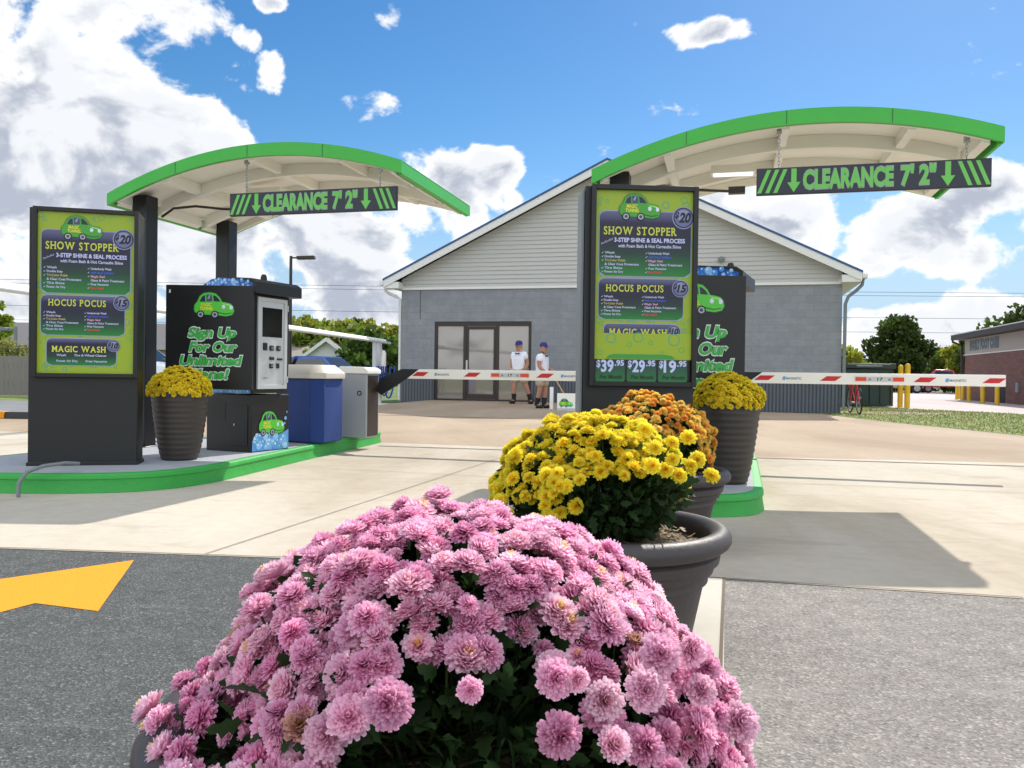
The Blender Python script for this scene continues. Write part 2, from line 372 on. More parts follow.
sc.view_settings.view_transform='Standard'; sc.view_settings.look='None'; sc.view_settings.exposure=.58; sc.view_settings.gamma=1

# ------------------------------------------------------------------ flat printed artwork
_fc={}
def glyphs(txt, off=0):
    k=(txt,off)
    if k not in _fc:
        c=bpy.data.curves.new('lettering','FONT'); c.body=txt; c.offset=off; c.resolution_u=3; c.fill_mode='FRONT'
        o=bpy.data.objects.new('lettering',c); me=bpy.data.meshes.new_from_object(o)
        vs=[(v.co.x,v.co.y) for v in me.vertices]; fs=[tuple(p.vertices) for p in me.polygons if p.normal.z>=-.1]
        if not fs: fs=[tuple(p.vertices) for p in me.polygons]
        bpy.data.objects.remove(o); bpy.data.curves.remove(c); bpy.data.meshes.remove(me)
        _fc[k]=(vs,fs)
    return _fc[k]
class Art:
    """drawing in the x,z plane looking at it from -y; layers are 1 mm apart"""
    def __init__(s): s.mb=MB(); s.mb.col=(1,1,1)
    def poly(s, pts, col, layer):
        s.mb.col = col if callable(col) else lin(col)
        s.mb.add([(x,-.001*layer,z) for x,z in pts],[tuple(range(len(pts)))])
    def rect(s,x0,z0,x1,z1,col,layer): s.poly([(x0,z0),(x1,z0),(x1,z1),(x0,z1)],col,layer)
    def grad(s,pts_fn,top,bot,z0,z1,layer,steps=1): pass
    def rrect(s,x0,z0,x1,z1,r,col,layer,grad=None):
        pts=[]
        for cx,cz,a0 in ((x1-r,z1-r,0),(x0+r,z1-r,90),(x0+r,z0+r,180),(x1-r,z0+r,270)):
            for k in range(6):
                a=R(a0+k*18); pts.append((cx+r*math.cos(a),cz+r*math.sin(a)))
        if grad:
            # horizontal bands so that the printed gradient interpolates well
            zs=[z1-(z1-z0)*t for t in (0,.08,.16,.3,.5,.62,.78,1)]
            def xr(z):
                if z>z1-r: d=z-(z1-r)
                elif z<z0+r: d=(z0+r)-z
                else: return 0
                return r-math.sqrt(max(0,r*r-d*d))
            zz=[]
            for a,b in zip(zs[:-1],zs[1:]):
                for k in range(4): zz.append(a+(b-a)*k/4)
            zz.append(zs[-1])
            def colf(v):
                t=(z1-v[2])/(z1-z0)
                for (t0,c0),(t1,c1) in zip(grad[:-1],grad[1:]):
                    if t<=t1+1e-6:
                        k=(t-t0)/(t1-t0); return tuple(a+(b-a)*k for a,b in zip(lin(c0),lin(c1)))
                return lin(grad[-1][1])
            for a,b in zip(zz[:-1],zz[1:]):
                ia,ib=xr(a),xr(b)
                s.poly([(x0+ib,b),(x1-ib,b),(x1-ia,a),(x0+ia,a)],colf,layer)
        else: s.poly(pts,col,layer)
    def disc(s,cx,cz,r,col,layer,rz=None,n=20,a0=0,a1=360):
        rz=rz or r; pts=[(cx+r*math.cos(R(a0+(a1-a0)*k/n)),cz+rz*math.sin(R(a0+(a1-a0)*k/n))) for k in range(n if a1-a0==360 else n+1)]
        s.poly(pts,col,layer)
    def ring(s,cx,cz,r,t,col,layer,n=18):
        s.mb.col=lin(col)
        vs=[];fs=[]
        for k in range(n):
            a=2*math.pi*k/n
            vs+=[(cx+r*math.cos(a),-.001*layer,cz+r*math.sin(a)),(cx+(r-t)*math.cos(a),-.001*layer,cz+(r-t)*math.sin(a))]
        for k in range(n):
            a=2*k;b=2*((k+1)%n); fs.append((a,b,b+1,a+1))
        s.mb.add(vs,fs)
    def text(s,txt,x,z,h,col,layer,w=None,bold=0,shear=0,align='l',rot=0):
        vs,fs=glyphs(txt,bold)
        if not vs: return
        x0=min(v[0] for v in vs);x1=max(v[0] for v in vs)
        cap=.69; k=h/cap; kx=(w/(x1-x0)) if w else k
        ww=(x1-x0)*kx; ox = x if align=='l' else (x-ww/2 if align=='c' else x-ww)
        s.mb.col=lin(col); ca,sa=math.cos(rot),math.sin(rot); out=[]
        for a,b in vs:
            X=(a-x0)*kx+b*k*shear; Z=b*k
            out.append((ox+X*ca-Z*sa,-.001*layer,z+X*sa+Z*ca))
        s.mb.add(out,fs)
    SL={'S':(),'H':(0,1,2,3),'O':(),'W':(2,3),'T':(4,),'P':(0,2),'E':(0,2),'R':(0,1,2),'C':(),'U':(2,3),'M':(0,1,2,3),'A':(0,1),'G':(),'I':(5,6)}
    def slab(s,txt,x,z,h,w,col,layer,bold=.02):
        """capital slab-serif title fitted to width w"""
        adv=[]; tot=0
        for ch in txt:
            if ch==' ': adv.append((None,.38)); tot+=.38; continue
            vs,fs=glyphs(ch,bold); a=max(v[0] for v in vs)-min(v[0] for v in vs); adv.append(((vs,fs),a)); tot+=a+.14
        k=w/tot; kz=h/.69; cx=x; s_=.055
        for ch,(g,a) in zip(txt,adv):
            if g is None: cx+=a*k; continue
            vs,fs=g; x0=min(v[0] for v in vs); s.mb.col=lin(col)
            cx+=.07*k
            s.mb.add([(cx+(vx-x0)*k,-.001*layer,z+vz*kz) for vx,vz in vs],fs)
            st=.14+bold
            spots={0:(-.05,st+.04,0),1:(a-st-.04,a+.05,0),2:(-.05,st+.05,1),3:(a-st-.05,a+.05,1),4:(a/2-.16,a/2+.16,0),5:(-.06,a+.06,0),6:(-.06,a+.06,1)}
            for q in Art.SL.get(ch,()):
                p0,p1,top=spots[q]; zz=z+(.69*kz-s_*kz*1.4 if top else 0)
                s.rect(cx+p0*k,zz,cx+p1*k,zz+s_*kz*1.4,col,layer+.3)
            cx+=(a+.07)*k
    def bubbles(s,x0,z0,x1,z1,n,seed,cols,layer,rmin=.008,rmax=.02,ring=True):
        q=random.Random(seed)
        for i in range(n):
            r=q.uniform(rmin,rmax); x=q.uniform(x0+r,x1-r); z=q.uniform(z0+r,z1-r); c=cols[i%len(cols)]
            if ring: s.ring(x,z,r,r*.28,c,layer+.02*i,14)
            else:
                s.disc(x,z,r,c,layer+.02*i,n=14); s.disc(x-r*.3,z+r*.3,r*.35,tuple(min(255,k+60) for k in c),layer+.02*i+.01,n=8)
    def car(s,x,z,w,layer,bright=1,face=1):
        """plain green car emblem: w wide, wheels on z"""
        h=w*.62; g=tuple(int(c*bright) for c in (86,200,60)); gd=tuple(int(c*bright) for c in (40,120,50)); bl=(20,24,34)
        def P(pts): return [(x+a*w,z+b*h) for a,b in pts]
        body=[(.0,.30),(.02,.20),(.12,.12),(.30,.10),(.60,.08),(.80,.04),(.95,.10),(1.0,.25),(.98,.42),(.92,.55),(.80,.60),(.70,.62),(.64,.80),(.54,.95),(.40,1.0),(.24,.97),(.14,.84),(.08,.62),(.01,.48)]
        s.poly(P([((a-.5)*1.04+.5,(b-.5)*1.05+.5) for a,b in body]),gd,layer); s.poly(P(body),g,layer+.3)
        s.poly(P([(.13,.62),(.19,.82),(.27,.90),(.28,.62)]),(40,40,70),layer+.6); s.poly(P([(.31,.62),(.30,.91),(.40,.93),(.44,.90),(.46,.64)]),(70,72,110),layer+.6)
        s.poly(P([(.49,.64),(.47,.90),(.54,.86),(.61,.76),(.66,.63)]),(34,34,60),layer+.6)
        s.poly(P([(.33,.75),(.38,.90),(.41,.90),(.37,.72)]),(160,165,190),layer+.8)
        s.poly(P([(.66,.60),(.74,.56),(.90,.52),(.96,.40),(.90,.46),(.76,.52)]),(150,230,120),layer+.6)
        for hx,hz in ((.74,.42),(.93,.40)): s.disc(x+hx*w,z+hz*h,w*.045,(214,222,240),layer+.8,rz=w*.055,n=12)
        s.poly(P([(.60,.16),(.78,.10),(.94,.15),(.94,.19),(.78,.15),(.60,.21)]),gd,layer+.6)
        for wx in (.16,.52):
            s.disc(x+wx*w,z+.10*h,w*.098,bl,layer+.9); s.disc(x+wx*w,z+.10*h,w*.068,(176,178,190),layer+1.0,n=14); s.disc(x+wx*w,z+.10*h,w*.04,(66,66,84),layer+1.1,n=10)
        s.text('MAGIC',x+.17*w,z+.44*h,h*.13,(250,226,60),layer+1.0,w=.26*w,bold=.02,shear=.1); s.text('TUNNEL',x+.14*w,z+.28*h,h*.13,(250,226,60),layer+1.0,w=.34*w,bold=.02,shear=.1)
    def build(s,name,parent=None,loc=(0,0,0),rz=0): return s.mb.build(name,M['print'],parent,loc,rz)

GR=[(0,(96,98,130)),(.10,(70,70,110)),(.17,(28,22,58)),(.45,(24,24,48)),(.66,(20,56,44)),(1,(24,124,44))]
YG=(152,176,34); TL=(60,160,140); LAV=(190,192,226)
def menu_lists(a,x,z,w,h,rows=6,narrow=False):
    left=['Wash','Double Soap','Tri-Color Polish','& Clear Coat Protectant','Tire Shine','Power Air Dry']
    right=['Underbody Wash','with Rust Inhibitor','Magic Seal','Glass & Paint Treatment','Free Vacuums','Rain Shield']
    lw=[.2,.32,.42,.70,.36,.38]; rw=[.44,.5,.3,.72,.38,.28]
    lc=[LAV,LAV,(196,170,110),LAV,LAV,LAV]; rc=[LAV,(70,90,220),(214,150,190),LAV,LAV,(214,60,70)]
    th=h/6*.56
    for i in range(6):
        zz=z+h-(i+1)*h/6+.1*h/6
        a.text(left[i],x+.05*w,zz,th,lc[i],6,w=lw[i]*w*.56,bold=.03)
        a.text(right[i],x+.55*w,zz,th,rc[i],6,w=rw[i]*w*.54,bold=.03)
        if i!=3:
            for q in (0,.5): a.poly([(x+q*w+.008,zz+th*.4),(x+q*w+.013,zz),(x+q*w+.026,zz+th),(x+q*w+.013,zz+th*.45)],LAV,6)
def price_badge(a,x,z,r,txt):
    a.disc(x,z,r,(150,156,196),6.5,n=28); a.disc(x,z,r*.92,(36,36,66),6.7,n=28); a.disc(x,z,r*.80,(104,108,150),6.9,n=28); a.disc(x,z+r*.2,r*.62,(140,144,180),7.0,rz=r*.5,n=24)
    a.text('$',x-r*.78,z-r*.02,r*.5,(14,14,30),7.5,w=r*.34,bold=.04,shear=.2); a.text(txt,x-r*.42,z-r*.38,r*.8,(14,14,30),7.5,w=r*1.0,bold=.05,shear=.2)
def menu_panel_art(W,H,right=False):
    a=Art(); fx=lambda t:t*W; fz=lambda t:H-t*H
    if not right: secs=[(.04,.955,.113,.502),(.04,.90,.518,.762),(.10,.815,.786,.95)]; HH=1
    else: secs=[(.04,.98,.125,.505),(.04,.91,.522,.762),(.10,.86,.79,.842)]
    a.rect(0,0,W,H,YG,1)
    q=random.Random(5 if right else 3)
    for i in range(46):
        side=q.random()
        if side<.6: x=q.choice([q.uniform(.02,.10),q.uniform(.90,.98)]); z=q.uniform(.02,.98)
        else: x=q.uniform(.05,.95); z=q.choice([q.uniform(.01,.1),q.uniform(.50,.525),q.uniform(.75,.79),q.uniform(.92,.985)])
        r=q.uniform(.010,.026); a.ring(fx(x),fz(z),r,.004,(76,170,110) if q.random()<.75 else (40,150,170),2+.01*i,14)
    S=secs[0]
    def panel(S):
        x0,x1,t0,t1=S
        a.rrect(fx(x0)-.006,fz(t1)-.006,fx(x1)+.006,fz(t0)+.006,.045,(150,160,190),3)
        a.rrect(fx(x0),fz(t1),fx(x1),fz(t0),.04,None,4,grad=GR)
    panel(secs[0]); panel(secs[1])
    a.car(fx(.24),fz(.165 if not right else .17),W*.42,7,bright=.8)
    a.slab('SHOW STOPPER',fx(.075),fz(.232 if not right else .262),H*.046,W*.76,(200,208,66),6)
    price_badge(a,fx(.885 if not right else .90),fz(.155),W*.115,'20')
    t=.28 if not right else .305
    a.text('Includes',fx(.06),fz(t+.02),.016,LAV,6,w=.085,shear=.3,rot=.45)
    a.text('3-STEP SHINE & SEAL PROCESS',fx(.19),fz(t),H*.024,(196,200,240),6,w=W*.73,bold=.035)
    a.text('with Foam Bath & Hot Carnauba Shine',fx(.23),fz(t+.032),H*.018,LAV,6,w=W*.65,bold=.03)
    menu_lists(a,fx(.05),fz(.475 if not right else .49),W*.90,H*(.145 if not right else .135))
    a.slab('HOCUS POCUS',fx(.11),fz(.582 if not right else .598),H*.04,W*.60,(200,208,66),6)
    price_badge(a,fx(.87 if not right else .88),fz(.555 if not right else .575),W*.088,'15')
    menu_lists(a,fx(.05),fz(.735 if not right else .74),W*.84,H*.125)
    if not right:
        panel(secs[2]); a.slab('MAGIC WASH',fx(.15),fz(.868),H*.036,W*.56,(214,222,70),6); price_badge(a,fx(.79),fz(.825),W*.068,'10')
        for k,(tx,xx,ww) in enumerate((('Wash',.20,.10),('Tire & Wheel Cleaner',.38,.34))): a.text(tx,fx(xx),fz(.894),.016,LAV,6,w=W*ww,bold=.03)
        for k,(tx,xx,ww) in enumerate((('Power Air Dry',.20,.22),('Free Vacuums',.50,.22))): a.text(tx,fx(xx),fz(.93),.016,LAV,6,w=W*ww,bold=.03)
    else:
        a.rrect(fx(.10)-.006,fz(.90),fx(.86)+.006,fz(.79)+.006,.03,(150,160,190),3); a.rrect(fx(.10),fz(.90),fx(.86),fz(.79),.03,None,4,grad=[(0,(96,98,130)),(.3,(60,60,96)),(1,(28,22,58))])
        a.slab('MAGIC WASH',fx(.15),fz(.858),H*.04,W*.60,(200,208,66),6); price_badge(a,fx(.82),fz(.83),W*.068,'10')
        a.rect(0,fz(.998),W,fz(.845),YG,8.6); 
        for i,(bx,bz,br) in enumerate(((.17,.875,.032),(.45,.868,.034),(.82,.88,.04),(.36,.91,.018),(.58,.90,.016),(.90,.94,.02),(.06,.96,.018),(.70,.96,.014))): a.ring(fx(bx),fz(bz),br,.006,TL if i<3 else (90,170,80),8.8+.02*i,16)
        a.poly([(fx(.12),fz(.995)),(fx(.84),fz(.995)),(fx(.80),fz(.975)),(fx(.72),fz(.968)),(fx(.2),fz(.968)),(fx(.15),fz(.975))],(60,150,60),9)
    return a

# ------------------------------------------------------------------ ground
mb=MB(); S_=900; mb.add([(-S_,-S_,-.012),(S_,-S_,-.012),(S_,S_,-.012),(-S_,S_,-.012)],[(0,1,2,3)]); struct('ground',mb,M['land'])
def sheet(name,pts,m,z=0):
    mb=MB(); mb.add([(p[0],p[1],z) for p in pts],[tuple(range(len(pts)))]); return struct(name,mb,m)
def along(p,a,b): return (p[0]+UX*a+VX*b,p[1]+UY*a+VY*b)
O=(.964,3.70)
# joint between asphalt and concrete (slightly curved), from left to right
edge=[(-14,4.9),(-8,4.62),(-2.56,4.16),(-1.02,4.02),(.0,3.92),(.93,3.735),(2.15,3.46),(6,2.75),(14,1.4)]
sheet('concrete_apron',edge[:]+[(30,8),(24,8.2),(9.5,8.9),(2.88,9.62),(-1.66,10.9),(-14,13.2)],M['concrete'],-.002)
sheet('tan_driveway',[(-14,13.2),(-1.66,10.9),(2.88,9.62),(9.5,8.9),(24,8.2),(30,8),(30,8.3),(14,10.6),(8.75,14),(8.2,19.8),(8.7,22.2),(-3.2,26.2),(-5.4,20),(-9,13.2)],M['concrete2'],-.004)
strip_top=along(O,0,0)
sheet('asphalt_drive',[(-14,-6),(-1.62,-6),(.80,3.757),(0,3.92),(-1.02,4.02),(-2.56,4.16),(-8,4.62),(-14,4.9)],M['asphalt'],-.002)
sheet('coarse_asphalt',[(-1.43,-5.6),(14,-5.6),(14,1.4),(6,2.75),(2.15,3.46),(.968,3.728)],M['asphalt2'],-.002)
sheet('kerb_strip',[(-1.6,-6),(-1.43,-5.6),(.968,3.728),(.80,3.757)],M['strip'],.002)
# dark sealed joints
def groove(name,pts,wd,m,z=.003):
    mb=MB()
    for a,b in zip(pts[:-1],pts[1:]):
        d=Vector((b[0]-a[0],b[1]-a[1])).normalized(); n=Vector((-d.y,d.x))*wd/2
        mb.add([(a[0]-n.x,a[1]-n.y,z),(b[0]-n.x,b[1]-n.y,z),(b[0]+n.x,b[1]+n.y,z),(a[0]+n.x,a[1]+n.y,z)],[(0,1,2,3)])
    return struct(name,mb,m)
groove('concrete_joint',[(-1.5,4.08),(-.66,7.09),(.0,9.5)],.007,M['darkjoint'])
groove('concrete_joint',[(.0,7.3),(-.66,7.5),(-1.7,7.8)],.008,M['darkjoint'])
groove('concrete_joint',[(1.8,7.35),(3.2,7.0),(8,5.75)],.010,M['darkjoint'])
groove('concrete_joint',[(3.9,2.9),(4.9,6.5),(5.6,9.0)],.010,M['darkjoint'])
groove('drain_slot',[(-1.66,10.35),(2.88,9.45),(5.9,8.85)],.05,M['darkjoint'])
groove('strip_joint',[(.968,3.735),(.488,1.92),(-1.43,-5.6)],.012,M['darkjoint'],.004)
groove('asphalt_joint',edge[1:7],.014,M['darkjoint'],.0035)
# left background: road, kerb, grass
sheet('side_road',[(-60,15),(-9,15.5),(-4.9,17),(-4.3,21),(-4.6,24),(-60,22.2)],M['road'],-.003)
sheet('side_drive',[(-60,10),(-14,13.2),(-9,13.2),(-5.4,20),(-4.9,17.2),(-9,16),(-60,15)],M['concrete2'],-.0035)
# painted yellow arrow
arrow=[gnd(134,560),gnd(98,611),gnd(35,603),gnd(-60,628),gnd(-260,700),gnd(-300,640),gnd(-120,600),gnd(-20,584),gnd(0,579)]
mb=MB(); mb.add([(p[0],p[1],.0) for p in arrow],[tuple(range(len(arrow)))]); struct('painted_arrow',mb,M['arrow'])
# right: pale car park and grass verge
sheet('car_park',[(12.2,29.5),(12.8,27.4),(14.8,23.7),(22,15),(60,10),(60,75),(8,75),(9,33)],M['lot'],-.001)
sheet('concrete_slab',[(8.6,22.6),(10.8,22.3),(12.3,22.9),(12.4,23.7),(10.9,24.2),(8.7,24.0)],M['concrete2'],.004)
gp=[(8.2,21.0),(8.25,18.6),(8.75,14),(10.6,11),(14,10.6),(30,8.3),(24,13),(14.8,23.6),(12.8,27.3),(12.2,29.6),(9.4,33),(8.7,30)]
sheet('grass_verge',gp,M['grass'],.0)
def inside(p,poly):
    c=False;j=len(poly)-1
    for i in range(len(poly)):
        if (poly[i][1]>p[1])!=(poly[j][1]>p[1]) and p[0]<(poly[j][0]-poly[i][0])*(p[1]-poly[i][1])/(poly[j][1]-poly[i][1])+poly[i][0]: c=not c
        j=i
    return c
def grass(name,poly,n,label,hh=.05):
    xs=[p[0] for p in poly];ys=[p[1] for p in poly]; V=[];Fc=[];Cc=[]
    q=random.Random(3)
    while len(Fc)<n:
        p=(q.uniform(min(xs),max(xs)),q.uniform(min(ys),max(ys)))
        if not inside(p,poly): continue
        a=q.uniform(0,6.28);h=hh*q.uniform(.5,1.5);wd=.012; o=len(V)
        lx,ly=q.uniform(-.03,.03),q.uniform(-.03,.03)
        V+=[(p[0]-wd*math.cos(a),p[1]-wd*math.sin(a),0),(p[0]+wd*math.cos(a),p[1]+wd*math.sin(a),0),(p[0]+lx+.002,p[1]+ly,h),(p[0]+lx-.002,p[1]+ly,h)]
        Fc.append((o,o+1,o+2,o+3)); k=q.random(); c=lin((96+60*k,122+26*k,50+40*k)); Cc+=[c]*4
    o=np_mesh(name,np.array(V),np.array(Fc),M['leafcol'],col=np.array(Cc),smooth=False); tag(o,label,'grass',kind='stuff')
M['leafcol']=print_mat('leaf_surface',rough=.5,transl=.4)
grass('grass',gp,22000,'short dry green grass on the verge beside the tan driveway',.03)
gp2=[(-60,22.2),(-4.6,24),(-4.4,26),(-8,27),(-60,27)]
sheet('grass_strip',gp2,M['grass'],-.002)

# ------------------------------------------------------------------ traffic islands
def smooth_poly(pts,it=3):
    for _ in range(it):
        q=[]
        for i in range(len(pts)):
            a=pts[i];b=pts[(i+1)%len(pts)]
            q+=[(a[0]*.75+b[0]*.25,a[1]*.75+b[1]*.25),(a[0]*.25+b[0]*.75,a[1]*.25+b[1]*.75)]
        pts=q
    return pts
def inset(pts,d):
    n=len(pts);out=[]
    for i in range(n):
        p0=Vector(pts[i-1]);p1=Vector(pts[i]);p2=Vector(pts[(i+1)%n])
        t=(p2-p0).normalized(); nn=Vector((-t.y,t.x)); out.append((p1.x+nn.x*d,p1.y+nn.y*d))
    return out
IZ=.14
def island(pts):
    pts=smooth_poly(pts); mb=MB(); n=len(pts)
    rings=[(0,0),(.012,.05),(.014,.095),(.006,.10),(.008,.13),(.02,IZ),(.075,IZ+.001)]
    allp=[]
    for d,z in rings: allp+=[(x,y,z) for x,y in inset(pts,d)]
    fs=[]
    for r in range(len(rings)-1):
        for i in range(n): fs.append((r*n+i,r*n+(i+1)%n,(r+1)*n+(i+1)%n,(r+1)*n+i))
    mb.add(allp,fs,0); mb.add([(x,y,IZ+.001) for x,y in inset(pts,.075)],[tuple(range(n))],1)
    o=struct('traffic_island',mb,[M['curbgreen'],M['deck']],smooth=50); return o
island([(-4.75,6.35),(-4.3,6.02),(-3.4,5.98),(-2.75,6.12),(-2.42,6.6),(-2.30,7.4),(-2.05,9.0),(-1.72,10.75),(-1.72,11.15),(-2.2,11.35),(-3.1,11.2),(-3.7,9.6),(-4.5,7.3)])
island([(.12,5.75),(.38,5.46),(1.0,5.36),(1.5,5.38),(1.72,5.6),(1.82,5.95),(2.45,8.25),(2.6,8.9),(2.3,9.2),(1.5,9.3),(1.2,8.9),(.3,6.5)])

# ------------------------------------------------------------------ menu pylons
def pylon(loc,rz,label,right,W=.77):
    t=thing('menu_board',label,'sign',loc,rz,'menu boards on the islands')
    D=.24; zt=2.17-IZ; zf=.84-IZ if not right else .84-IZ
    mb=MB(); mb.box(-.035,W-.005,.0,D,0,zt-.002); mb.box(-.045,W+.005,-.01,D+.01,0,.03); mb.build('cabinet',[M['char']],t,bevel=.006)
    if right:
        mb=MB(); mb.box(-.055,-.037,.02,D-.02,.03,zt-.03); mb.build('side_trim',M['sidegrey'],t,bevel=.004)
    f=.032; y0=-.05
    mb=MB(); z0=zf
    mb.box(0,f,y0,-.002,z0,zt);mb.box(W-f,W,y0,-.002,z0,zt);mb.box(f,W-f,y0,-.002,zt-f,zt);mb.box(f,W-f,y0,-.002,z0,z0+f); mb.box(f,W-f,y0+.03,-.002,z0+f,zt-f)
    fr=mb.build('sign_frame',M['black_panel'],t,bevel=.003)
    w=W-2*f; h=zt-z0-2*f
    if not right:
        p=menu_panel_art(w,h).build('menu_panel',t,(f,y0+.028,z0+f))
    else:
        hh=h*.885; p=menu_panel_art(w,hh,True).build('menu_panel',t,(f,y0+.028,z0+f+h-hh))
        a=Art()
        for k,n_ in enumerate(('39','29','19')):
            x0=.012+k*(w-.02)/3; x1=x0+(w-.02)/3-.014
            a.rrect(x0,.0,x1,h*.15,.006,None,1,grad=[(0,(30,26,66)),(.35,(36,60,70)),(1,(34,118,52))])
            a.text('$',x0+.006,h*.075,.045,(196,206,244),3,w=.026,bold=.03); a.text(n_,x0+.036,h*.052,.075,(196,206,244),3,w=.085,bold=.035); a.text('.95',x0+.128,h*.083,.036,(196,206,244),3,w=.062,bold=.04)
            a.text('Per Month',x0+.03,h*.015,.024,(20,50,36),3,w=.15,bold=.03)
        a.build('price_panel',t,(f,y0+.0285,z0+f))
    return t
pl=gnd(28.5,466,IZ)
pylon((pl[0]+.03,pl[1],IZ),.2424*1.0,'black menu board with three full price panels beside the left planter of yellow flowers',False,.765)
pr=dep(588,187,5.52)
pylon((pr[0]+.02,5.52,IZ),.06,'black menu board with monthly price row behind the orange flowers',True,.715)

# ------------------------------------------------------------------ canopies
CL=3.07; CW=2.015
def arcz(t): return .167*t+4*.305*t*(1-t)
def canopy(A,label,light):
    th=.115; NS=36
    t=thing('arched_canopy',label,'canopy',(A[0],A[1],0),YAW,'arched canopies over the lanes')
    zA=2.62
    ts=[i/NS for i in range(NS+1)]
    up=[(CL*k,zA+arcz(k)) for k in ts]
    def strip(mb,zo0,zo1,y0,y1,x0=0,x1=1,mi=None):
        pts=[(CL*k,zA+arcz(k)) for k in ts if x0-1e-6<=k<=x1+1e-6]
        vs=[];fs=[]
        for x,z in pts: vs+=[(x,y0,z+zo0),(x,y1,z+zo0),(x,y1,z+zo1),(x,y0,z+zo1)]
        for i in range(len(pts)-1):
            a=4*i;b=a+4; fs+=[(a,b,b+1,a+1),(a+1,b+1,b+2,a+2),(a+2,b+2,b+3,a+3),(a+3,b+3,b,a)]
        n=len(vs); fs+=[(0,1,2,3),(n-1,n-2,n-3,n-4)]
        mb.add(vs,fs,mi)
    mb=MB(); e=.035
    strip(mb,-th,0,0,e); strip(mb,-th,0,CW-e,CW)
    strip(mb,-.012,-.001,e,CW-e)
    mb.prism([(.0,zA-th),(e,zA-th+.02),(e,zA-.003),(.0,zA-.003)],e,CW-e,'y')
    zb=zA+arcz(1); mb.prism([(CL-e,zb-th-.01),(CL,zb-th),(CL,zb-.003),(CL-e,zb-.003)],e,CW-e,'y')
    mb.build('fascia',M['green'],t,smooth=30)
    mb=MB(); strip(mb,-.045,-.0135,e+.002,CW-e-.002,.015,.985); 
    strip(mb,-th-.004,-.047,e+.003,e+.03,.015,.985); strip(mb,-th-.004,-.047,CW-e-.03,CW-e-.003,.015,.985)
    mb.build('ceiling',M['ceil'],t,smooth=30)
    for y in (.62,1.38):
        mb=MB(); strip(mb,-.155,-.046,y-.035,y+.035,.03,.97); mb.build('arched_beam',M['white'],t,smooth=30)
    for k in (.03,.2,.5,.8,.965):
        x=CL*k; z=zA+arcz(k); mb=MB(); sl=(.167+4*.305*(1-2*k))/CL
        for ya,yb in ((e+.035,.583),(.657,1.343),(1.417,CW-e-.035)):
            mb.prism([(x-.03,z-.135-.03*sl),(x+.03,z-.135+.03*sl),(x+.03,z-.047+.03*sl),(x-.03,z-.047-.03*sl)],ya,yb,'y')
        mb.build('cross_beam',M['white'],t)
    for k in range(2):
        y=(.30,1.70)[k]; x=.2; z=zA+arcz(x/CL)-.06
        mb=MB(); mb.box(x-.085,x+.085,y-.085,y+.085,IZ+.012,z); mb.box(x-.13,x+.13,y-.13,y+.13,IZ+.002,IZ+.012)
        p=mb.build('post',M['black_panel'],t,bevel=.006)
    # panel seams and rivets of the fascia
    for k in (.25,.5,.75):
        x=CL*k; z=zA+arcz(k); mb=MB(); mb.prism([(x-.002,z-th+.004),(x+.002,z-th+.004),(x+.002,z-.004),(x-.002,z-.004)],-.0025,-.0005,'y'); mb.build('fascia_seam',M['dumpgreen'],t)
    # thin conduit under the ceiling
    mb=MB(); pts=[(.30,.42,zA-.16),(.38,.5,zA-.06),(.55,.62,zA-.02),(.75,.8,zA-.02),(.95,.98,zA+.0),(1.15,1.15,zA+.02)]
    mb.tube(pts,.013,8); mb.box(1.1,1.25,1.12,1.2,zA+.0,zA+.06); mb.build('conduit',M['bronze'],t,smooth=60)
    mb=MB(); k=.33; x=CL*k; z=zA+arcz(k)-.16; mb.box(x-.07,x+.32,.92,1.08,z-.02,z+.05); l=mb.build('lamp_housing',M['white'],t,bevel=.004)
    mb=MB(); mb.box(x-.05,x+.30,.94,1.06,z-.027,z-.021); mb.build('lamp_lens',M['lens'],l)
    return t
m,nt,b=newmat('lamp_lens'); b.inputs['Base Color'].default_value=(.9,.9,.88,1); b.inputs['Roughness'].default_value=.3
b.inputs['Emission Color'].default_value=(1,1,.97,1); b.inputs['Emission Strength'].default_value=.55; M['lens']=m
Bc=(-1.0,7.33); Al=(Bc[0]-UX*CL,Bc[1]-UY*CL)
Ar=(Al[0]+UX*4.76,Al[1]+UY*4.76)
canopy(Al,'green and white arched canopy over the left island, standing on two black posts',False)
canopy(Ar,'green and white arched canopy over the right island and its menu board',True)

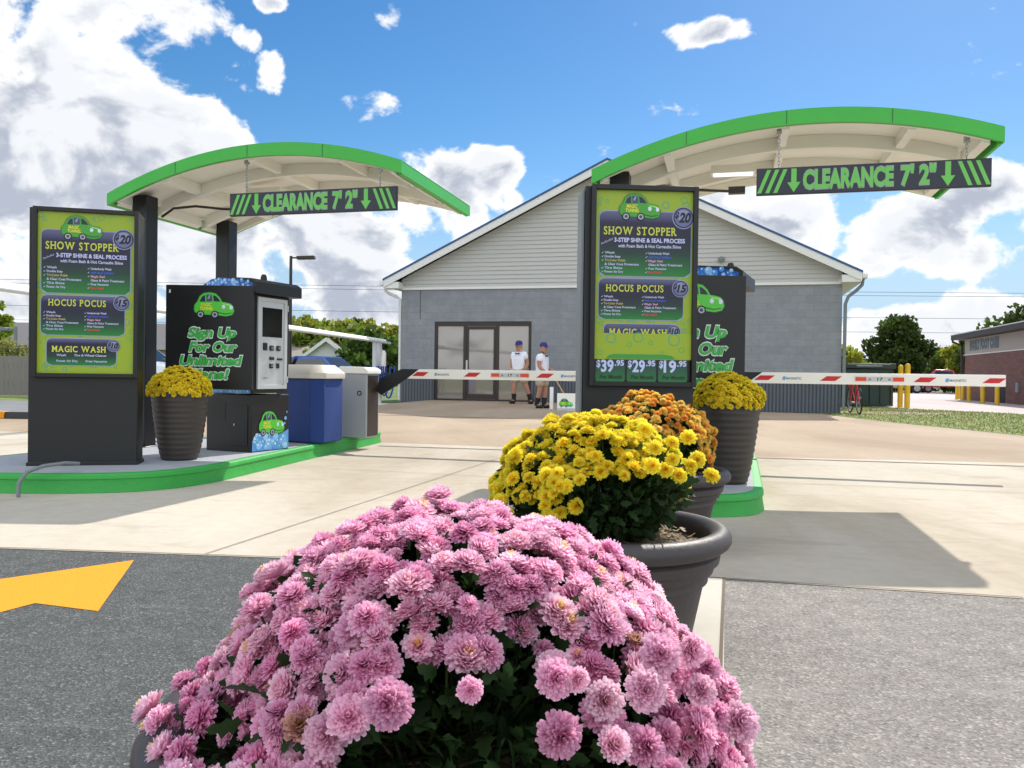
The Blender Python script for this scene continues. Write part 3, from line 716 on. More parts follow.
def clearance(s0,A,label):
    Ls=1.70; hh=.215; zb=2.375
    x0=CL-s0-Ls
    p=(A[0]+UX*x0+VX*.12,A[1]+UY*x0+VY*.12)
    t=thing('clearance_sign',label,'sign',(p[0],p[1],zb),YAW,'clearance signs hanging from the canopies')
    mb=MB(); mb.box(0,Ls,0,.03,0,hh); mb.build('board',M['black_panel'],t,bevel=.002)
    a=Art(); a.rect(.004,.004,Ls-.004,hh-.004,(36,40,52),1)
    G_=(108,196,84)
    for k in range(3):
        x=.0+k*.062; a.poly([(x+.006,.015),(x+.036,.015),(x+.036+.075,hh-.015),(x+.006+.075,hh-.015)],G_,2)
        x=Ls-k*.062; a.poly([(x-.036,.015),(x-.006,.015),(x-.006-.075,hh-.015),(x-.036-.075,hh-.015)],G_,2)
    for x in (.285,Ls-.300):
        a.poly([(x-.02,hh-.012),(x-.02,.095),(x-.05,.095),(x,.015),(x+.05,.095),(x+.02,.095),(x+.02,hh-.012)],G_,2)
    a.text('CLEARANCE',.352,.040,.142,(150,156,160),2,w=.668,bold=.062); a.text('CLEARANCE',.357,.044,.134,G_,3,w=.658,bold=.042)
    a.text("7' 2\"",1.065,.040,.142,(150,156,160),2,w=.255,bold=.062); a.text("7' 2\"",1.07,.044,.134,G_,3,w=.245,bold=.042)
    a.build('lettering',t,(0,-.001,0))
    for x in (.17,Ls-.17):
        k=(x0+x)/CL; zt=2.62+arcz(k)-.14-zb; mb=MB(); z=hh-.005; i=0
        while z<zt:
            # chain links, alternately turned
            pts=[]
            for q in range(9):
                a_=2*math.pi*q/8; dx=.009*math.cos(a_); dz=.02*math.sin(a_)
                pts.append((x+(dx if i%2 else 0),.015+(0 if i%2 else dx),z+.018+dz))
            mb.tube(pts,.0032,5,cap=False); z+=.029; i+=1
        mb.box(x-.02,x+.02,.0,.03,zt,zt+.05)
        mb.build('chain',M['steel'],t,smooth=60)
    return t
clearance(.09,Al,'clearance sign hanging by chains from the left canopy, above the kiosk')
clearance(.05,Ar,'clearance sign hanging by chains from the right canopy, against the clouds')

# ------------------------------------------------------------------ payment kiosks
def kiosk(loc,label):
    t=thing('payment_kiosk',label,'kiosk',loc,-.42,'payment kiosks')
    mb=MB(); mb.box(-.56,0,0,.53,0,.545); mb.build('lower_cabinet',M['black_panel'],t,bevel=.006)
    mb=MB(); mb.box(-.24,-.05,-.006,-.001,.06,.44); d=mb.build('door',M['black_panel'],t,bevel=.002)
    mb=MB(); mb.box(-.215,-.2,-.012,-.007,.25,.27); mb.build('lock',M['steel'],d)
    mb=MB(); 
    for i in range(7): mb.box(-.50,-.32,-.004,-.0005,.30+i*.025,.312+i*.025)
    mb.build('vent',M['char'],t)
    mb=MB(); mb.box(-.5,-.002,.01,.52,.56,1.50); mb.build('upper_cabinet',M['black_panel'],t,bevel=.005)
    a=Art(); a.rect(0,0,.47,.03,(120,170,220),1); a.bubbles(0,0,.47,.03,20,2,[(70,140,220),(150,200,240)],2,.006,.012,False); a.build('bubble_strip',t,(-.5,.008,.56))
    # roof cap with a bubble print on the front
    mb=MB(); mb.prism([(-.60,1.50),(.09,1.50),(.09,1.60),(.04,1.635),(-.30,1.66),(-.45,1.64),(-.56,1.585)],-.07,.60,'y'); mb.build('roof_cap',M['char'],t,bevel=.004)
    mb=MB(); mb.lathe([(.0,.07),(.02,.065),(.03,.04),(.032,.0)],12,(-.05,.2,1.635)); mb.build('vent_cap',M['char'],t,smooth=40)
    a=Art(); a.poly([(.02,.01),(.66,.01),(.66,.09),(.50,.13),(.28,.15),(.14,.13),(.04,.07)],(34,90,170),1)
    q=random.Random(8)
    for i in range(48):
        r=q.uniform(.014,.032); x=q.uniform(.05,.62); z=q.uniform(.02,.03+.09*min(1,(x)/.2)); c=q.choice([(90,160,230),(60,130,215),(150,200,245)])
        a.disc(x,z+.01,r,c,2+i*.05,n=14); a.disc(x-r*.3,z+.01+r*.3,r*.35,(215,235,255),2.02+i*.05,n=8)
    a.build('bubble_print',t,(-.60,-.071,1.50))
    # screen side (faces +x)
    mb=MB(); x=.0
    mb.box(x,x+.02,.05,.09,.60,1.475);mb.box(x,x+.02,.43,.47,.60,1.475);mb.box(x,x+.02,.09,.43,1.44,1.475);mb.box(x,x+.02,.09,.43,.60,.64);mb.box(x,x+.008,.09,.43,.64,1.44)
    mb.box(x+.02,x+.03,.465,.475,1.36,1.42);mb.box(x+.02,x+.03,.465,.475,.66,.72)
    fr=mb.build('screen_surround',M['lightgrey'],t,bevel=.002)
    mb=MB(); mb.box(x+.009,x+.012,.12,.40,1.10,1.38); mb.build('screen',M['glassdark'],fr)
    for y,z,w_,h_ in ((.13,.97,.05,.07),(.22,.97,.05,.05),(.32,.97,.05,.05),(.22,.88,.06,.03),(.33,.88,.07,.02),(.22,.80,.045,.045),(.32,.80,.035,.05)):
        mb=MB(); mb.box(x+.009,x+.022,y,y+w_,z,z+h_); mb.build('card_slot',M['char'],fr,bevel=.002)
    for y,z,w_,h_ in ((.235,.985,.02,.02),(.335,.985,.02,.02),(.235,.815,.018,.018),(.13,.70,.05,.012)):
        mb=MB(); mb.box(x+.0225,x+.026,y,y+w_,z,z+h_); mb.build('button',M['steel'],fr)
    # printed lower side: green car on bubbles
    a=Art(); 
    q=random.Random(4)
    a.poly([(.0,.0),(.52,.0),(.52,.19),(.44,.16),(.30,.13),(.18,.16),(.08,.13),(.0,.10)],(90,160,220),1)
    for i in range(60):
        r=q.uniform(.018,.042); xx=q.uniform(r,.52-r); z=q.uniform(r,.15); c=q.choice([(120,180,235),(90,160,225),(160,205,245),(140,195,240)])
        a.disc(xx,z,r,c,2+i*.02,n=14); a.disc(xx-r*.3,z+r*.3,r*.3,(225,240,255),2.01+i*.02,n=8)
    a.car(.09,.15,.36,5)
    for xx,zz,r in ((.47,.30,.018),(.49,.36,.01),(.46,.25,.012)): a.disc(xx,zz,r,(120,180,235),4)
    o=a.build('side_print',t,(.0,.005,.01),R(90))
    mb=MB(); mb.box(-.72,-.60,.18,.42,.04,.22); mb.build('junction_box',M['black_panel'],t,bevel=.005)
    # flat sign board fixed to the front, square to the lane
    W=.79; H=.95; rz=.42+.02
    bx,by=(-2.395-loc[0] if False else 0),0
    d=Vector((.055,-.19,0)); d.rotate(Matrix.Rotation(.42,3,'Z'))
    mb=MB(); mb.box(-W,0,0,.035,0,H); mb.box(-W+.1,-.05,.035,.09,.2,.75)
    bo=mb.build('sign_board',M['black_panel'],t,(d.x,d.y,.60),rz,bevel=.003)
    a=Art(); Gc=(60,176,70); Wc=(214,226,222)
    a.car(-W+.26,.66,.36,2); a.build('car_emblem',bo,(0,-.0015,0)); a=Art()
    for k,(tx,x_,w_) in enumerate((('Sign Up',-W+.20,.44),('For Our',-W+.215,.43),('Unlimited',-W+.125,.56),('Plans!',-W+.21,.36))):
        z=.475-k*.125-(0.005 if k else 0); a.text(tx,x_-.004,z-.004,.092,Wc,3,w=w_+.008,bold=.082,shear=.22); a.text(tx,x_,z,.084,Gc,4,w=w_,bold=.042,shear=.22)
    a.rect(-W+.03,H-.075,-W+.045,H-.045,(220,220,220),3)
    a.build('lettering',bo,(0,-.0015,0))
    return t
kA=kiosk((-2.44,7.8,IZ),'black payment kiosk with light grey screen surround, beside the blue bin')
kB=copy_tree(kA); kB.location=(1.73,6.56,IZ); kB['label']='black payment kiosk mostly hidden behind the right menu board, bubble print on its cap'

# ------------------------------------------------------------------ blue bin, small things on the left island
t=thing('litter_bin','blue bin with sloped beige lid behind the left kiosk','bin',(-2.03,8.85,IZ),-.30)
mb=MB(); mb.prism([(-.62,0.1),(-.12,-.03),(.0,.06),(.0,.46),(-.1,.56),(-.62,.56)],0.01,.70,'z'); mb.build('body',M['bluevinyl'],t,bevel=.01)
mb=MB(); base=[(-.65,.08),(-.12,-.055),(.025,.05),(.025,.47),(-.09,.58),(-.65,.58)]; top=[(-.55,.16),(-.17,.06),(-.08,.12),(-.08,.42),(-.15,.49),(-.55,.49)]
vs=[(x,y,.70) for x,y in base]+[(x,y,.76) for x,y in base]+[(x,y,.85) for x,y in top]; n=6
mb.add(vs,[tuple(range(n))[::-1]]+[(i,(i+1)%n,n+(i+1)%n,n+i) for i in range(n)]+[(n+i,n+(i+1)%n,2*n+(i+1)%n,2*n+i) for i in range(n)]+[tuple(range(2*n,3*n))]); l=mb.build('lid',M['beige'],t,bevel=.006)
mb=MB(); mb.box(-.36,-.22,-.012,-.002,.715,.735); mb.build('slot',M['rubber'],l,rz=-.25)

# barrier gates
def barrier(house,hrz,light,lend,label,glabel=None):
    t=thing('barrier_gate',label,'barrier',(house[0],house[1],IZ),hrz,'barrier gates across the lanes')
    mb=MB(); mb.box(-.36,0,0,.36,0,.76); h=mb.build('housing',M['housegrey'],t,bevel=.012)
    mb=MB(); mb.prism([(-.38,.76),(.02,.76),(.02,.80),(-.03,.835),(-.33,.845),(-.38,.81)],-.02,.38,'y'); mb.build('lid',M['white'],h,bevel=.008)
    mb=MB(); mb.box(.0,.004,.03,.33,.02,.74); mb.build('slot_door',M['bronze'],h)
    mb=MB(); 
    for k in range(16):
        a0,a1=2*math.pi*k/16,2*math.pi*(k+1)/16
        mb.add([(-.09+.03*math.cos(a),-.004,.53+.03*math.sin(a)) for a in (a0,a1)]+[(-.09+.018*math.cos(a),-.004,.53+.018*math.sin(a)) for a in (a1,a0)],[(0,1,2,3)])
    mb.build('lock',M['rubber'],h)
    # arm lies along the lane width; built in its own frame about the lamp centre
    ar=YAW-hrz; v=Vector((light[0]-house[0],light[1]-house[1],0)); v.rotate(Matrix.Rotation(-hrz,3,'Z'))
    z=light[2]-IZ; hh=.057
    mb=MB(); mb.prism([(-1.27,-hh),(lend,-hh),(lend,hh),(-1.12,hh)],-.02,.02,'y'); arm=mb.build('arm',M['white'],t,(v.x,v.y,z),ar,bevel=.006)
    mb=MB(); mb.prism([(-1.68,-.20),(-1.60,-.26),(-1.27,-hh-.001),(-1.12,hh),(-1.34,hh),(-1.62,-.06)],-.012,.012,'y'); mb.build('arm_bracket',M['char'],arm)
    def par(x,w_=.17): return [(x-w_/2-.02,-.024),(x+w_/2-.045,-.024),(x+w_/2+.02,.024),(x-w_/2+.045,.024)]
    for x in (-1.10,-.455,.415,1.03):
        if x+.07<lend:
            mb=MB(); mb.prism(par(x),-.0225,-.0215,'y'); mb.build('red_stripe',M['red'],arm)
    mb=MB(); mb.box(-.225,.225,-.027,-.0205,-.023,.023); lb=mb.build('lamp_strip',M['lightgrey'],arm,bevel=.002)
    for x in (-.175,.175):
        mb=MB(); mb.box(x-.05,x+.05,-.034,-.0275,-.019,.019); mb.build('orange_reflector',M['orange'],lb,bevel=.003)
    a=Art(); 
    a.poly([(-.105,-.012),(-.075,-.012),(-.09,.014)],(120,124,130),1); a.poly([(.075,-.012),(.105,-.012),(.09,.014)],(120,124,130),1)
    a.text('17',-.022,-.015,.03,(20,20,22),1,w=.05,bold=.02,shear=.1); a.build('number',lb,(0,-.0275,0))
    for x in (-.81,.71):
        a=Art(); a.text('MAGNETIC',x-.075,-.014,.022,(120,130,150),1,w=.15,bold=.02); a.poly([(x-.115,-.018),(x-.085,-.018),(x-.08,.016),(x-.105,.016)],(90,160,220),1)
        a.build('brand_lettering',arm,(0,-.0215,0))
    return t
hp=gnd(366,438.5,IZ)
barrier((hp[0],hp[1]),-.25,(-.02,9.6,.905),.83,'barrier gate on the left island, white striped arm ending in front of the two people')
barrier((1.95,8.7),-.25,(3.67,8.30,.915),1.13,'barrier gate on the right island, white striped arm crossing in front of the bicycle')

# ------------------------------------------------------------------ foliage and flowers
def frames(dirs,rolls):
    z=dirs/np.linalg.norm(dirs,axis=1,keepdims=True); a=np.where(np.abs(z[:,2:3])<.9,np.array([[0,0,1.]]),np.array([[1.,0,0]]))
    x=np.cross(a,z); x/=np.linalg.norm(x,axis=1,keepdims=True); y=np.cross(z,x)
    c=np.cos(rolls)[:,None]; s=np.sin(rolls)[:,None]
    return x*c+y*s, -x*s+y*c, z
def merge(V,Fc,Cc,pos,dirs,rolls,scale,tint):
    """many copies of one small mesh in one"""
    X,Y,Z=frames(dirs,rolls); n=len(pos); k=len(V)
    out=(V[None,:,0:1]*X[:,None,:]+V[None,:,1:2]*Y[:,None,:]+V[None,:,2:3]*Z[:,None,:])*scale[:,None,None]+pos[:,None,:]
    F2=(Fc[None]+(np.arange(n)*k)[:,None,None]).reshape(-1,Fc.shape[1])
    c=np.clip(Cc[None]*tint[:,None,:],0,1).reshape(-1,3)
    return out.reshape(-1,3),F2,c
def flower_mesh(rings,petal_len,petal_w,cbase,cmid,ctip,ccenter=None,seed=0,openness=1.0,droop=100,curl=.5):
    """ball-shaped chrysanthemum head, radius about 1, axis +z; every petal a small cupped strip"""
    q=np.random.RandomState(seed); V=[];Fc=[];Cc=[]
    nr_=rings
    for r in range(nr_):
        t=r/(nr_-1); th=R(droop)*(1-t)**.85*openness+.08; cnt=max(5,int(round(24*math.sin(max(.18,min(th,1.57)))**.9*(1 if t<.9 else .8))))
        if t>.45: cnt=max(5,int(cnt*.85))
        for k in range(cnt):
            ph=2*math.pi*(k+.5*(r%2))/cnt+q.uniform(-.14,.14); tt=th+q.uniform(-.10,.10)
            ln=petal_len*(1-.28*t)*q.uniform(.88,1.1); wd=petal_w*(1-.35*t)*q.uniform(.85,1.15)
            b0=np.array([0,0,-.05+.18*t])
            er=np.array([math.cos(ph),math.sin(ph),0]); et=np.array([-math.sin(ph),math.cos(ph),0]); ez=np.array([0,0,1.])
            tw=q.uniform(-.5,.5)
            o=len(V); segs=4; p=b0+0*er; ang=tt-.35*curl
            prev=p
            st=[0.12,.42,.75,1.0]; wv=[.35,.85,1.0,.45]; last=0
            for s_ in range(segs):
                step=ln*(st[s_]-last); last=st[s_]
                p=p+(er*math.sin(ang)+ez*math.cos(ang))*step
                dn=(-er*math.cos(ang)+ez*math.sin(ang))   # petal's upper side
                side=et*math.cos(tw*.5)+dn*math.sin(tw*.5)
                hw=wd*wv[s_]*.5; cup=hw*.55
                V+=[p-side*hw+dn*cup,p,p+side*hw+dn*cup]
                k_=st[s_]; c=(np.array(cbase)*(1-k_/.5)+np.array(cmid)*(k_/.5)) if k_<.5 else (np.array(cmid)*(1-(k_-.5)/.5)+np.array(ctip)*((k_-.5)/.5))
                if ccenter is not None and t>.72: c=c*(1-(t-.72)/.28)+np.array(ccenter)*((t-.72)/.28)
                if s_==3 : c=c*1.04
                c=c*q.uniform(.95,1.05); Cc+=[c]*3
                ang+= (.30*curl if t>.3 else -.08)* (1 if s_<2 else -1.6)
            for s_ in range(segs-1):
                a=o+3*s_; Fc+=[(a,a+1,a+4,a+3),(a+1,a+2,a+5,a+4)]
    V=np.array(V); V/= (np.abs(V[:,:2]).max()*.97)
    return V,np.array(Fc),np.array(Cc)
def leaf_mesh():
    pts=[(0,0),(.10,.15),(.28,.28),(.16,.40),(.30,.58),(.14,.68),(.16,.85),(0,1.0)]
    V=[];Fc=[]
    for x,y in pts: V+=[(-x,y,.22*x-.25*(y-.3)**2),(0,y,-.25*(y-.3)**2),(x,y,.22*x-.25*(y-.3)**2)]
    for i in range(len(pts)-1):
        a=3*i; Fc+=[(a,a+1,a+4,a+3),(a+1,a+2,a+5,a+4)]
    V=np.array(V); V=V[:,[0,2,1]]*np.array([1,1,1]); return V,np.array(Fc),np.ones((len(V),3))
LEAF=leaf_mesh()
M['petal_pink']=print_mat('pink_petal',rough=.6,transl=.45,sat_var=.08)
M['petal_yel']=print_mat('yellow_petal',rough=.6,transl=.48,sat_var=.05)
M['soil']=ground_mat('mulch',lin((120,104,84)),lin((86,72,56)),lin((160,144,116)),speck=.7,speck_scale=60,stain=(.6,1.3),bump=1,speck_cols=[(0,lin((60,50,38))),(.5,lin((120,104,80))),(.9,lin((176,160,130)))])

def bush(t,c,rad,zr,present,nfl,fr,variants,mpet,nleaf,leaf_s,stem_base,seed,zoff=0,extra=(),lump=.06,maxobj=100,leafcol=(40,62,34),shrink=.0,neck=.5,leafr=1.0):
    """flowers on a dome of half-axes rad, rad, zr around c (local to t)"""
    q=np.random.RandomState(seed)
    # even points on the sphere
    n=nfl*2; i=np.arange(n)+.5; ph=np.pi*(1+5**.5)*i; zz=1-2*i/n
    P=np.stack([np.sqrt(1-zz**2)*np.cos(ph),np.sqrt(1-zz**2)*np.sin(ph),zz],1)+q.normal(0,.035,(n,3)); P/=np.linalg.norm(P,axis=1,keepdims=True)
    sh=1-shrink*4*np.clip(P[:,2],0,1)*(1-np.clip(P[:,2],0,1)); PS=P.copy(); PS[:,:2]*=sh[:,None]
    lumpf=1+lump*(np.sin(P[:,0]*7+seed)*np.cos(P[:,1]*6+1.3*seed)+.6*np.sin(P[:,2]*9+P[:,0]*5))
    base=np.array([rad,rad,zr])
    pos=PS*base*lumpf[:,None]*(1+q.uniform(-.10,.03,(n,1)))+np.array(c)
    keep=np.array([present(p-np.array(c),p,q) for p in pos]); pos=pos[keep];P=P[keep]
    if len(extra): pos=np.vstack([pos,np.array([e[:3] for e in extra])]); P=np.vstack([P,np.array([e[3:] for e in extra])])
    nrm=P/base; nrm/=np.linalg.norm(nrm,axis=1,keepdims=True); nrm=nrm+q.normal(0,.22,nrm.shape); nrm[:,2]+=.22; nrm/=np.linalg.norm(nrm,axis=1,keepdims=True)
    m=len(pos); sc_=fr*q.uniform(.78,1.12,m); small=q.rand(m)<.06; sc_[small]*=.62; var=q.randint(0,len(variants),m); rol=q.uniform(0,6.28,m)
    # the ones nearest the photographer and facing him become objects
    tw=np.array(t.location); rz=t.rotation_euler.z
    wp=pos+tw; d=np.linalg.norm(wp-np.array([0,0,CAMH]),axis=1); vdir=(np.array([0,0,CAMH])-wp)/d[:,None]
    score=(nrm*vdir).sum(1)*.5+1.0*(.0)-d*1.4+ (P*vdir).sum(1)*.9
    order=np.argsort(-score); objs=order[:maxobj]; rest=order[maxobj:]
    meshes=[np_mesh('flower',v[0],v[1],mpet,'mesh',col=np.clip(v[2],0,1)) for v in variants]
    X,Y,Z=frames(nrm,rol)
    for k in objs:
        o=bpy.data.objects.new('flower',meshes[var[k]]); C.objects.link(o); o.parent=t
        mt=Matrix(((X[k][0],Y[k][0],Z[k][0]),(X[k][1],Y[k][1],Z[k][1]),(X[k][2],Y[k][2],Z[k][2])))@Matrix.Diagonal((sc_[k],)*3)
        mt=mt.to_4x4(); mt.translation=pos[k]; o.matrix_local=mt
    Vs=[];Fs=[];Cs=[];o_=0
    for vi,v in enumerate(variants):
        idx=[k for k in rest if var[k]==vi]
        if not idx: continue
        a,b,cc=merge(v[0],v[1],v[2],pos[idx],nrm[idx],rol[idx],sc_[idx],np.clip(q.normal(1,.05,(len(idx),1)),.85,1.15)*np.ones((1,3)))
        Vs.append(a);Fs.append(b+o_);Cs.append(cc);o_+=len(a)
    if Vs:
        o=np_mesh('flowers',np.vstack(Vs),np.vstack(Fs),mpet,t,col=np.vstack(Cs)); o['kind']='stuff'
    # stems from the root to each flower head
    mb=MB(); root=np.array(stem_base); mb.col=lin((74,92,48))
    for k in range(0,m,2 if m>220 else 1):
        p=pos[k]-nrm[k]*sc_[k]*.35; r0=root+q.normal(0,.05,3)*np.array([1,1,0]); mid=r0*.45+p*.55-np.array([0,0,.03])+q.normal(0,.015,3); p1=p-nrm[k]*.05
        mb.tube([r0,mid,p1,p],[.004,.0028,.002,.0018],5,cap=False)
    o=mb.build('stems',M['leafcol'],t,smooth=80); o['kind']='stuff'
    # leaves through the crown's volume
    nl=nleaf; D=q.normal(0,1,(nl,3)); D/=np.linalg.norm(D,axis=1,keepdims=True); rr=q.uniform(.35,.93,(nl,1))**.6
    lp=D*rr*base*np.array([leafr,leafr,1])*.95; low=np.clip(-lp[:,2]/zr/.75,0,1); lp[:,:2]*=(1-neck*low)[:,None]
    hi=np.clip(lp[:,2]/zr,0,1); lp[:,:2]*=(1-shrink*4*hi*(1-hi))[:,None]; lp=lp+np.array(c); ok=lp[:,2]>stem_base[2]+.005; lp=lp[ok];D=D[ok]
    ld=D+q.normal(0,.6,D.shape); ld[:,2]+=.1
    lc=np.array(lin(leafcol)); tint=lc[None]*q.uniform(.6,1.7,(len(lp),1))*np.array([[1,1,1]])+np.array([[.01,.012,0]])*q.rand(len(lp),1)
    a,b,cc=merge(LEAF[0],LEAF[1],LEAF[2],lp,ld,q.uniform(0,6.28,len(lp)),leaf_s*q.uniform(.6,1.2,len(lp)),tint)
    o=np_mesh('leaves',a,b,M['leafcol'],t,col=cc); o['kind']='stuff'
    return m

def low_pot(t,hr=.38,Rm=.42):
    mb=MB(); r=.036; prof=[(0,0),(Rm*.66,0),(Rm*.68,.01),(Rm*.79,hr*.62),(Rm*.80,hr*.64),(Rm*.815,hr*.645),(Rm*.83,hr*.70),(Rm*.86,hr*.72),(Rm*.875,hr*.78),(Rm*.905,hr*.80),(Rm*.915,hr-.05)]
    cx=Rm-r
    for k in range(13):
        a=R(-120+k*27); prof.append((cx+r*math.cos(a),hr+r*math.sin(a)*.95))
    prof+=[(cx-r*.98,hr-.04),(cx-r*1.1,hr-.14)]
    mb.lathe(prof,72); mb.build('pot',M['pot'],t,smooth=35)
    mb=MB(); q=random.Random(2); rs=[0,.1,.18,.26,.33,cx-r*1.0]; vs=[(0,0,hr-.02)];fs=[]; n=40
    for r_i in rs[1:]:
        for k in range(n): a=2*math.pi*k/n; vs.append((r_i*math.cos(a),r_i*math.sin(a),hr-.035+q.uniform(-.008,.012)+.02*(1-r_i/.36)))
    for k in range(n): fs.append((0,1+k,1+(k+1)%n))
    for j in range(len(rs)-2):
        for k in range(n): a=1+j*n+k;b=1+j*n+(k+1)%n; fs.append((a,a+n,b+n,b))
    mb.add(vs,fs)
    s=mb.build('soil',M['soil'],t,smooth=80)
    # bark chips
    mb=MB()
    for k in range(420):
        a=q.uniform(0,6.28); rr=math.sqrt(q.random())*(cx-r*1.3); x,y=rr*math.cos(a),rr*math.sin(a); z=hr-.02+q.uniform(0,.012)+.015*(1-rr/.36); l=q.uniform(.006,.022);w_=q.uniform(.002,.006); th=q.uniform(0,3.14); dz=q.uniform(-.006,.01)
        mb.col=lin(q.choice([(150,130,100),(110,92,70),(190,172,140),(84,70,52)])); cx_,sx_=math.cos(th),math.sin(th)
        mb.add([(x-l*cx_-w_*sx_,y-l*sx_+w_*cx_,z),(x-l*cx_+w_*sx_,y-l*sx_-w_*cx_,z),(x+l*cx_+w_*sx_,y+l*sx_-w_*cx_,z+dz),(x+l*cx_-w_*sx_,y+l*sx_+w_*cx_,z+dz)],[(0,1,2,3)])
    o=mb.build('bark_chips',M['leafcol'],s); o['kind']='stuff'

L_=lin
pk=[]
pinks=[((192,88,142),(230,150,190),(246,204,224)),((200,102,152),(236,164,198),(250,216,230)),((176,66,124),(220,132,176),(240,188,214)),((206,114,158),(240,176,204),(252,224,234)),((214,120,160),(244,188,196),(253,230,222))]
for i in range(10):
    b_,m_,t_=pinks[i%4]; cen=None
    if i in (3,): cen=L_((240,206,120))
    if i==7: cen=L_((236,180,190))
    pk.append(flower_mesh(10,1.0,.31,L_(b_),L_(m_),L_(t_),cen,seed=i,openness=(1.0,.92,1.05,.85)[i%4],droop=(104,98,110,88)[i%4],curl=(.6,.8,.5,.3)[i%4]))
bud=flower_mesh(6,1.0,.34,L_((120,16,70)),L_((170,40,100)),L_((206,90,150)),None,seed=20,openness=.62,droop=95,curl=1.0)
wilt=flower_mesh(6,1.0,.34,L_((150,90,80)),L_((190,130,120)),L_((214,170,150)),L_((150,110,60)),seed=23,openness=.8,droop=100,curl=1.1)
yl=[]
for i in range(4):
    yl.append(flower_mesh(7,1.0,.36,L_((248,204,20)),L_((255,228,36)),L_((255,242,90)),L_((246,200,20)) if i%2 else None,seed=40+i,openness=(.95,1.0)[i%2],droop=(98,92)[i%2],curl=.5))
orr=[]
for i in range(4):
    cm=((252,204,96),(250,194,82),(254,216,126),(242,172,72))[i]
    orr.append(flower_mesh(7,1.0,.36,L_((244,164,54)),L_(cm),L_(tuple(min(255,c+26) for c in cm)),None,seed=60+i,openness=1,droop=98,curl=.6))

# pink
t=thing('potted_chrysanthemum','large pink mum in the nearest pot, at the bottom of the photo','flowers',(-.11,1.25,0),0,'mums in low round pots')
low_pot(t)
def pres_pink(l,p,q):
    x,y=p[0],p[1]; ang=math.atan2(y,x)
    z=p[2]
    if y>.05: return z>.44
    if x<-.12: cut=.27
    elif x<-.04: cut=.30+(x+.12)/.08*.25
    elif x<.16: cut=.55
    else: cut=.53-(x-.16)*.75
    if z<cut: return False
    return q.rand()>(.03 if z>cut+.03 else .25)
ext=[]
for px,py,Y in ((470,690,.90),(555,678,.92),(576,679,.92),(602,700,.94),(388,704,.86),(645,690,.93),(660,655,.96),(560,735,.9),(690,650,1.02),(700,690,1.0),(716,715,1.05),(737,722,1.06),(705,668,1.05)):
    a=dep(px,py,Y); ext.append((a[0]+.11,a[1]-1.25,a[2],(a[0]+.11)*.8,-.75,.15))
qq=random.Random(77)
for k in range(94):
    a_=R(qq.uniform(150,246)) if k<78 else R(qq.uniform(-58,-8)); rr_=qq.uniform(.35,.405) if k<78 else qq.uniform(.38,.43); z_=qq.uniform(.30,.43) if k<78 else qq.uniform(.40,.50); ext.append((rr_*math.cos(a_),rr_*math.sin(a_),z_,math.cos(a_),math.sin(a_),.25))
bush(t,(.035,0,.395),.41,.29,pres_pink,880,.026,pk*8+[wilt],M['petal_pink'],5200,.045,(0,0,.34),3,extra=ext,shrink=.17,neck=.0,leafr=1.05)
# yellow
t=thing('potted_chrysanthemum','bright yellow mum in the low pot between the pink and the orange mums','flowers',(.315,2.79,0),0,'mums in low round pots')
low_pot(t)
def pres_y(l,p,q):
    x,y,z=p
    if y>.0: return z>.50
    cut=.60 if x>-.08 else .60-(-.08-x)*.55
    if x>.12: cut=.66
    if z<cut: return False
    return q.rand()>.06
ext=[]
for px,py,Y in ((645,432,2.55),(672,445,2.52),(688,440,2.55),(652,468,2.5),(672,462,2.5),(690,468,2.52),(655,450,2.5),(665,472,2.52),(678,478,2.53),(697,462,2.55),(711,478,2.6),(556,500,2.52),(548,520,2.5),(560,515,2.52),(575,508,2.5),(545,508,2.5)):
    a=dep(px,py-2,Y); ext.append((a[0]-.315,a[1]-2.79,a[2],(a[0]-.315)*.8,-.9,.2))
bush(t,(-.035,0,.495),.34,.262,pres_y,760,.0265,yl,M['petal_yel'],4200,.05,(-.03,0,.33),5,extra=ext,lump=.08,neck=.85)
# orange
t=thing('potted_chrysanthemum','orange mum in the low pot farthest from the camera','flowers',(.763,4.5,0),0,'mums in low round pots')
low_pot(t)
def pres_o(l,p,q):
    x,y,z=p
    if y>0: return z>.5
    cut=.60 if x<.15 else .60-(x-.15)*1.1
    return z>cut and q.rand()>.05
bush(t,(-.01,0,.515),.34,.285,pres_o,680,.0245,orr,M['petal_yel'],3200,.05,(0,0,.33),9,lump=.07)
# tall planters
def tall_planter(loc,label,seed):
    t=thing('tall_planter',label,'flowers',loc,0,'tall planters of yellow mums')
    mb=MB(); prof=[(0,0),(.135,0),(.14,.006)]; H=.585
    for k in range(1,53):
        s=k/52; r=.14+.098*s**.62; prof.append((r+(.0022 if k%4 in (1,2) else -.0018),H*s))
    prof+=[(.243,H+.004),(.232,H+.006),(.228,H-.03),(0,H-.03)]
    mb.lathe(prof,56); mb.build('pot',M['tallpot'],t,smooth=25)
    bush(t,(0,0,H-.01),.25,.215,lambda l,p,q:p[2]>H-.03,720,.020,yl[:3],M['petal_yel'],900,.04,(0,0,H-.04),seed,lump=.04,maxobj=100)
    return t
pL=gnd(173,461,IZ); pR=gnd(731,485,IZ)
tall_planter((pL[0],pL[1]+.14,IZ+.001),'tall brown planter of yellow mums beside the left menu board',21)
tall_planter((pR[0],pR[1]+.14,IZ+.001),'tall brown planter of yellow mums in front of the right kiosk',23)

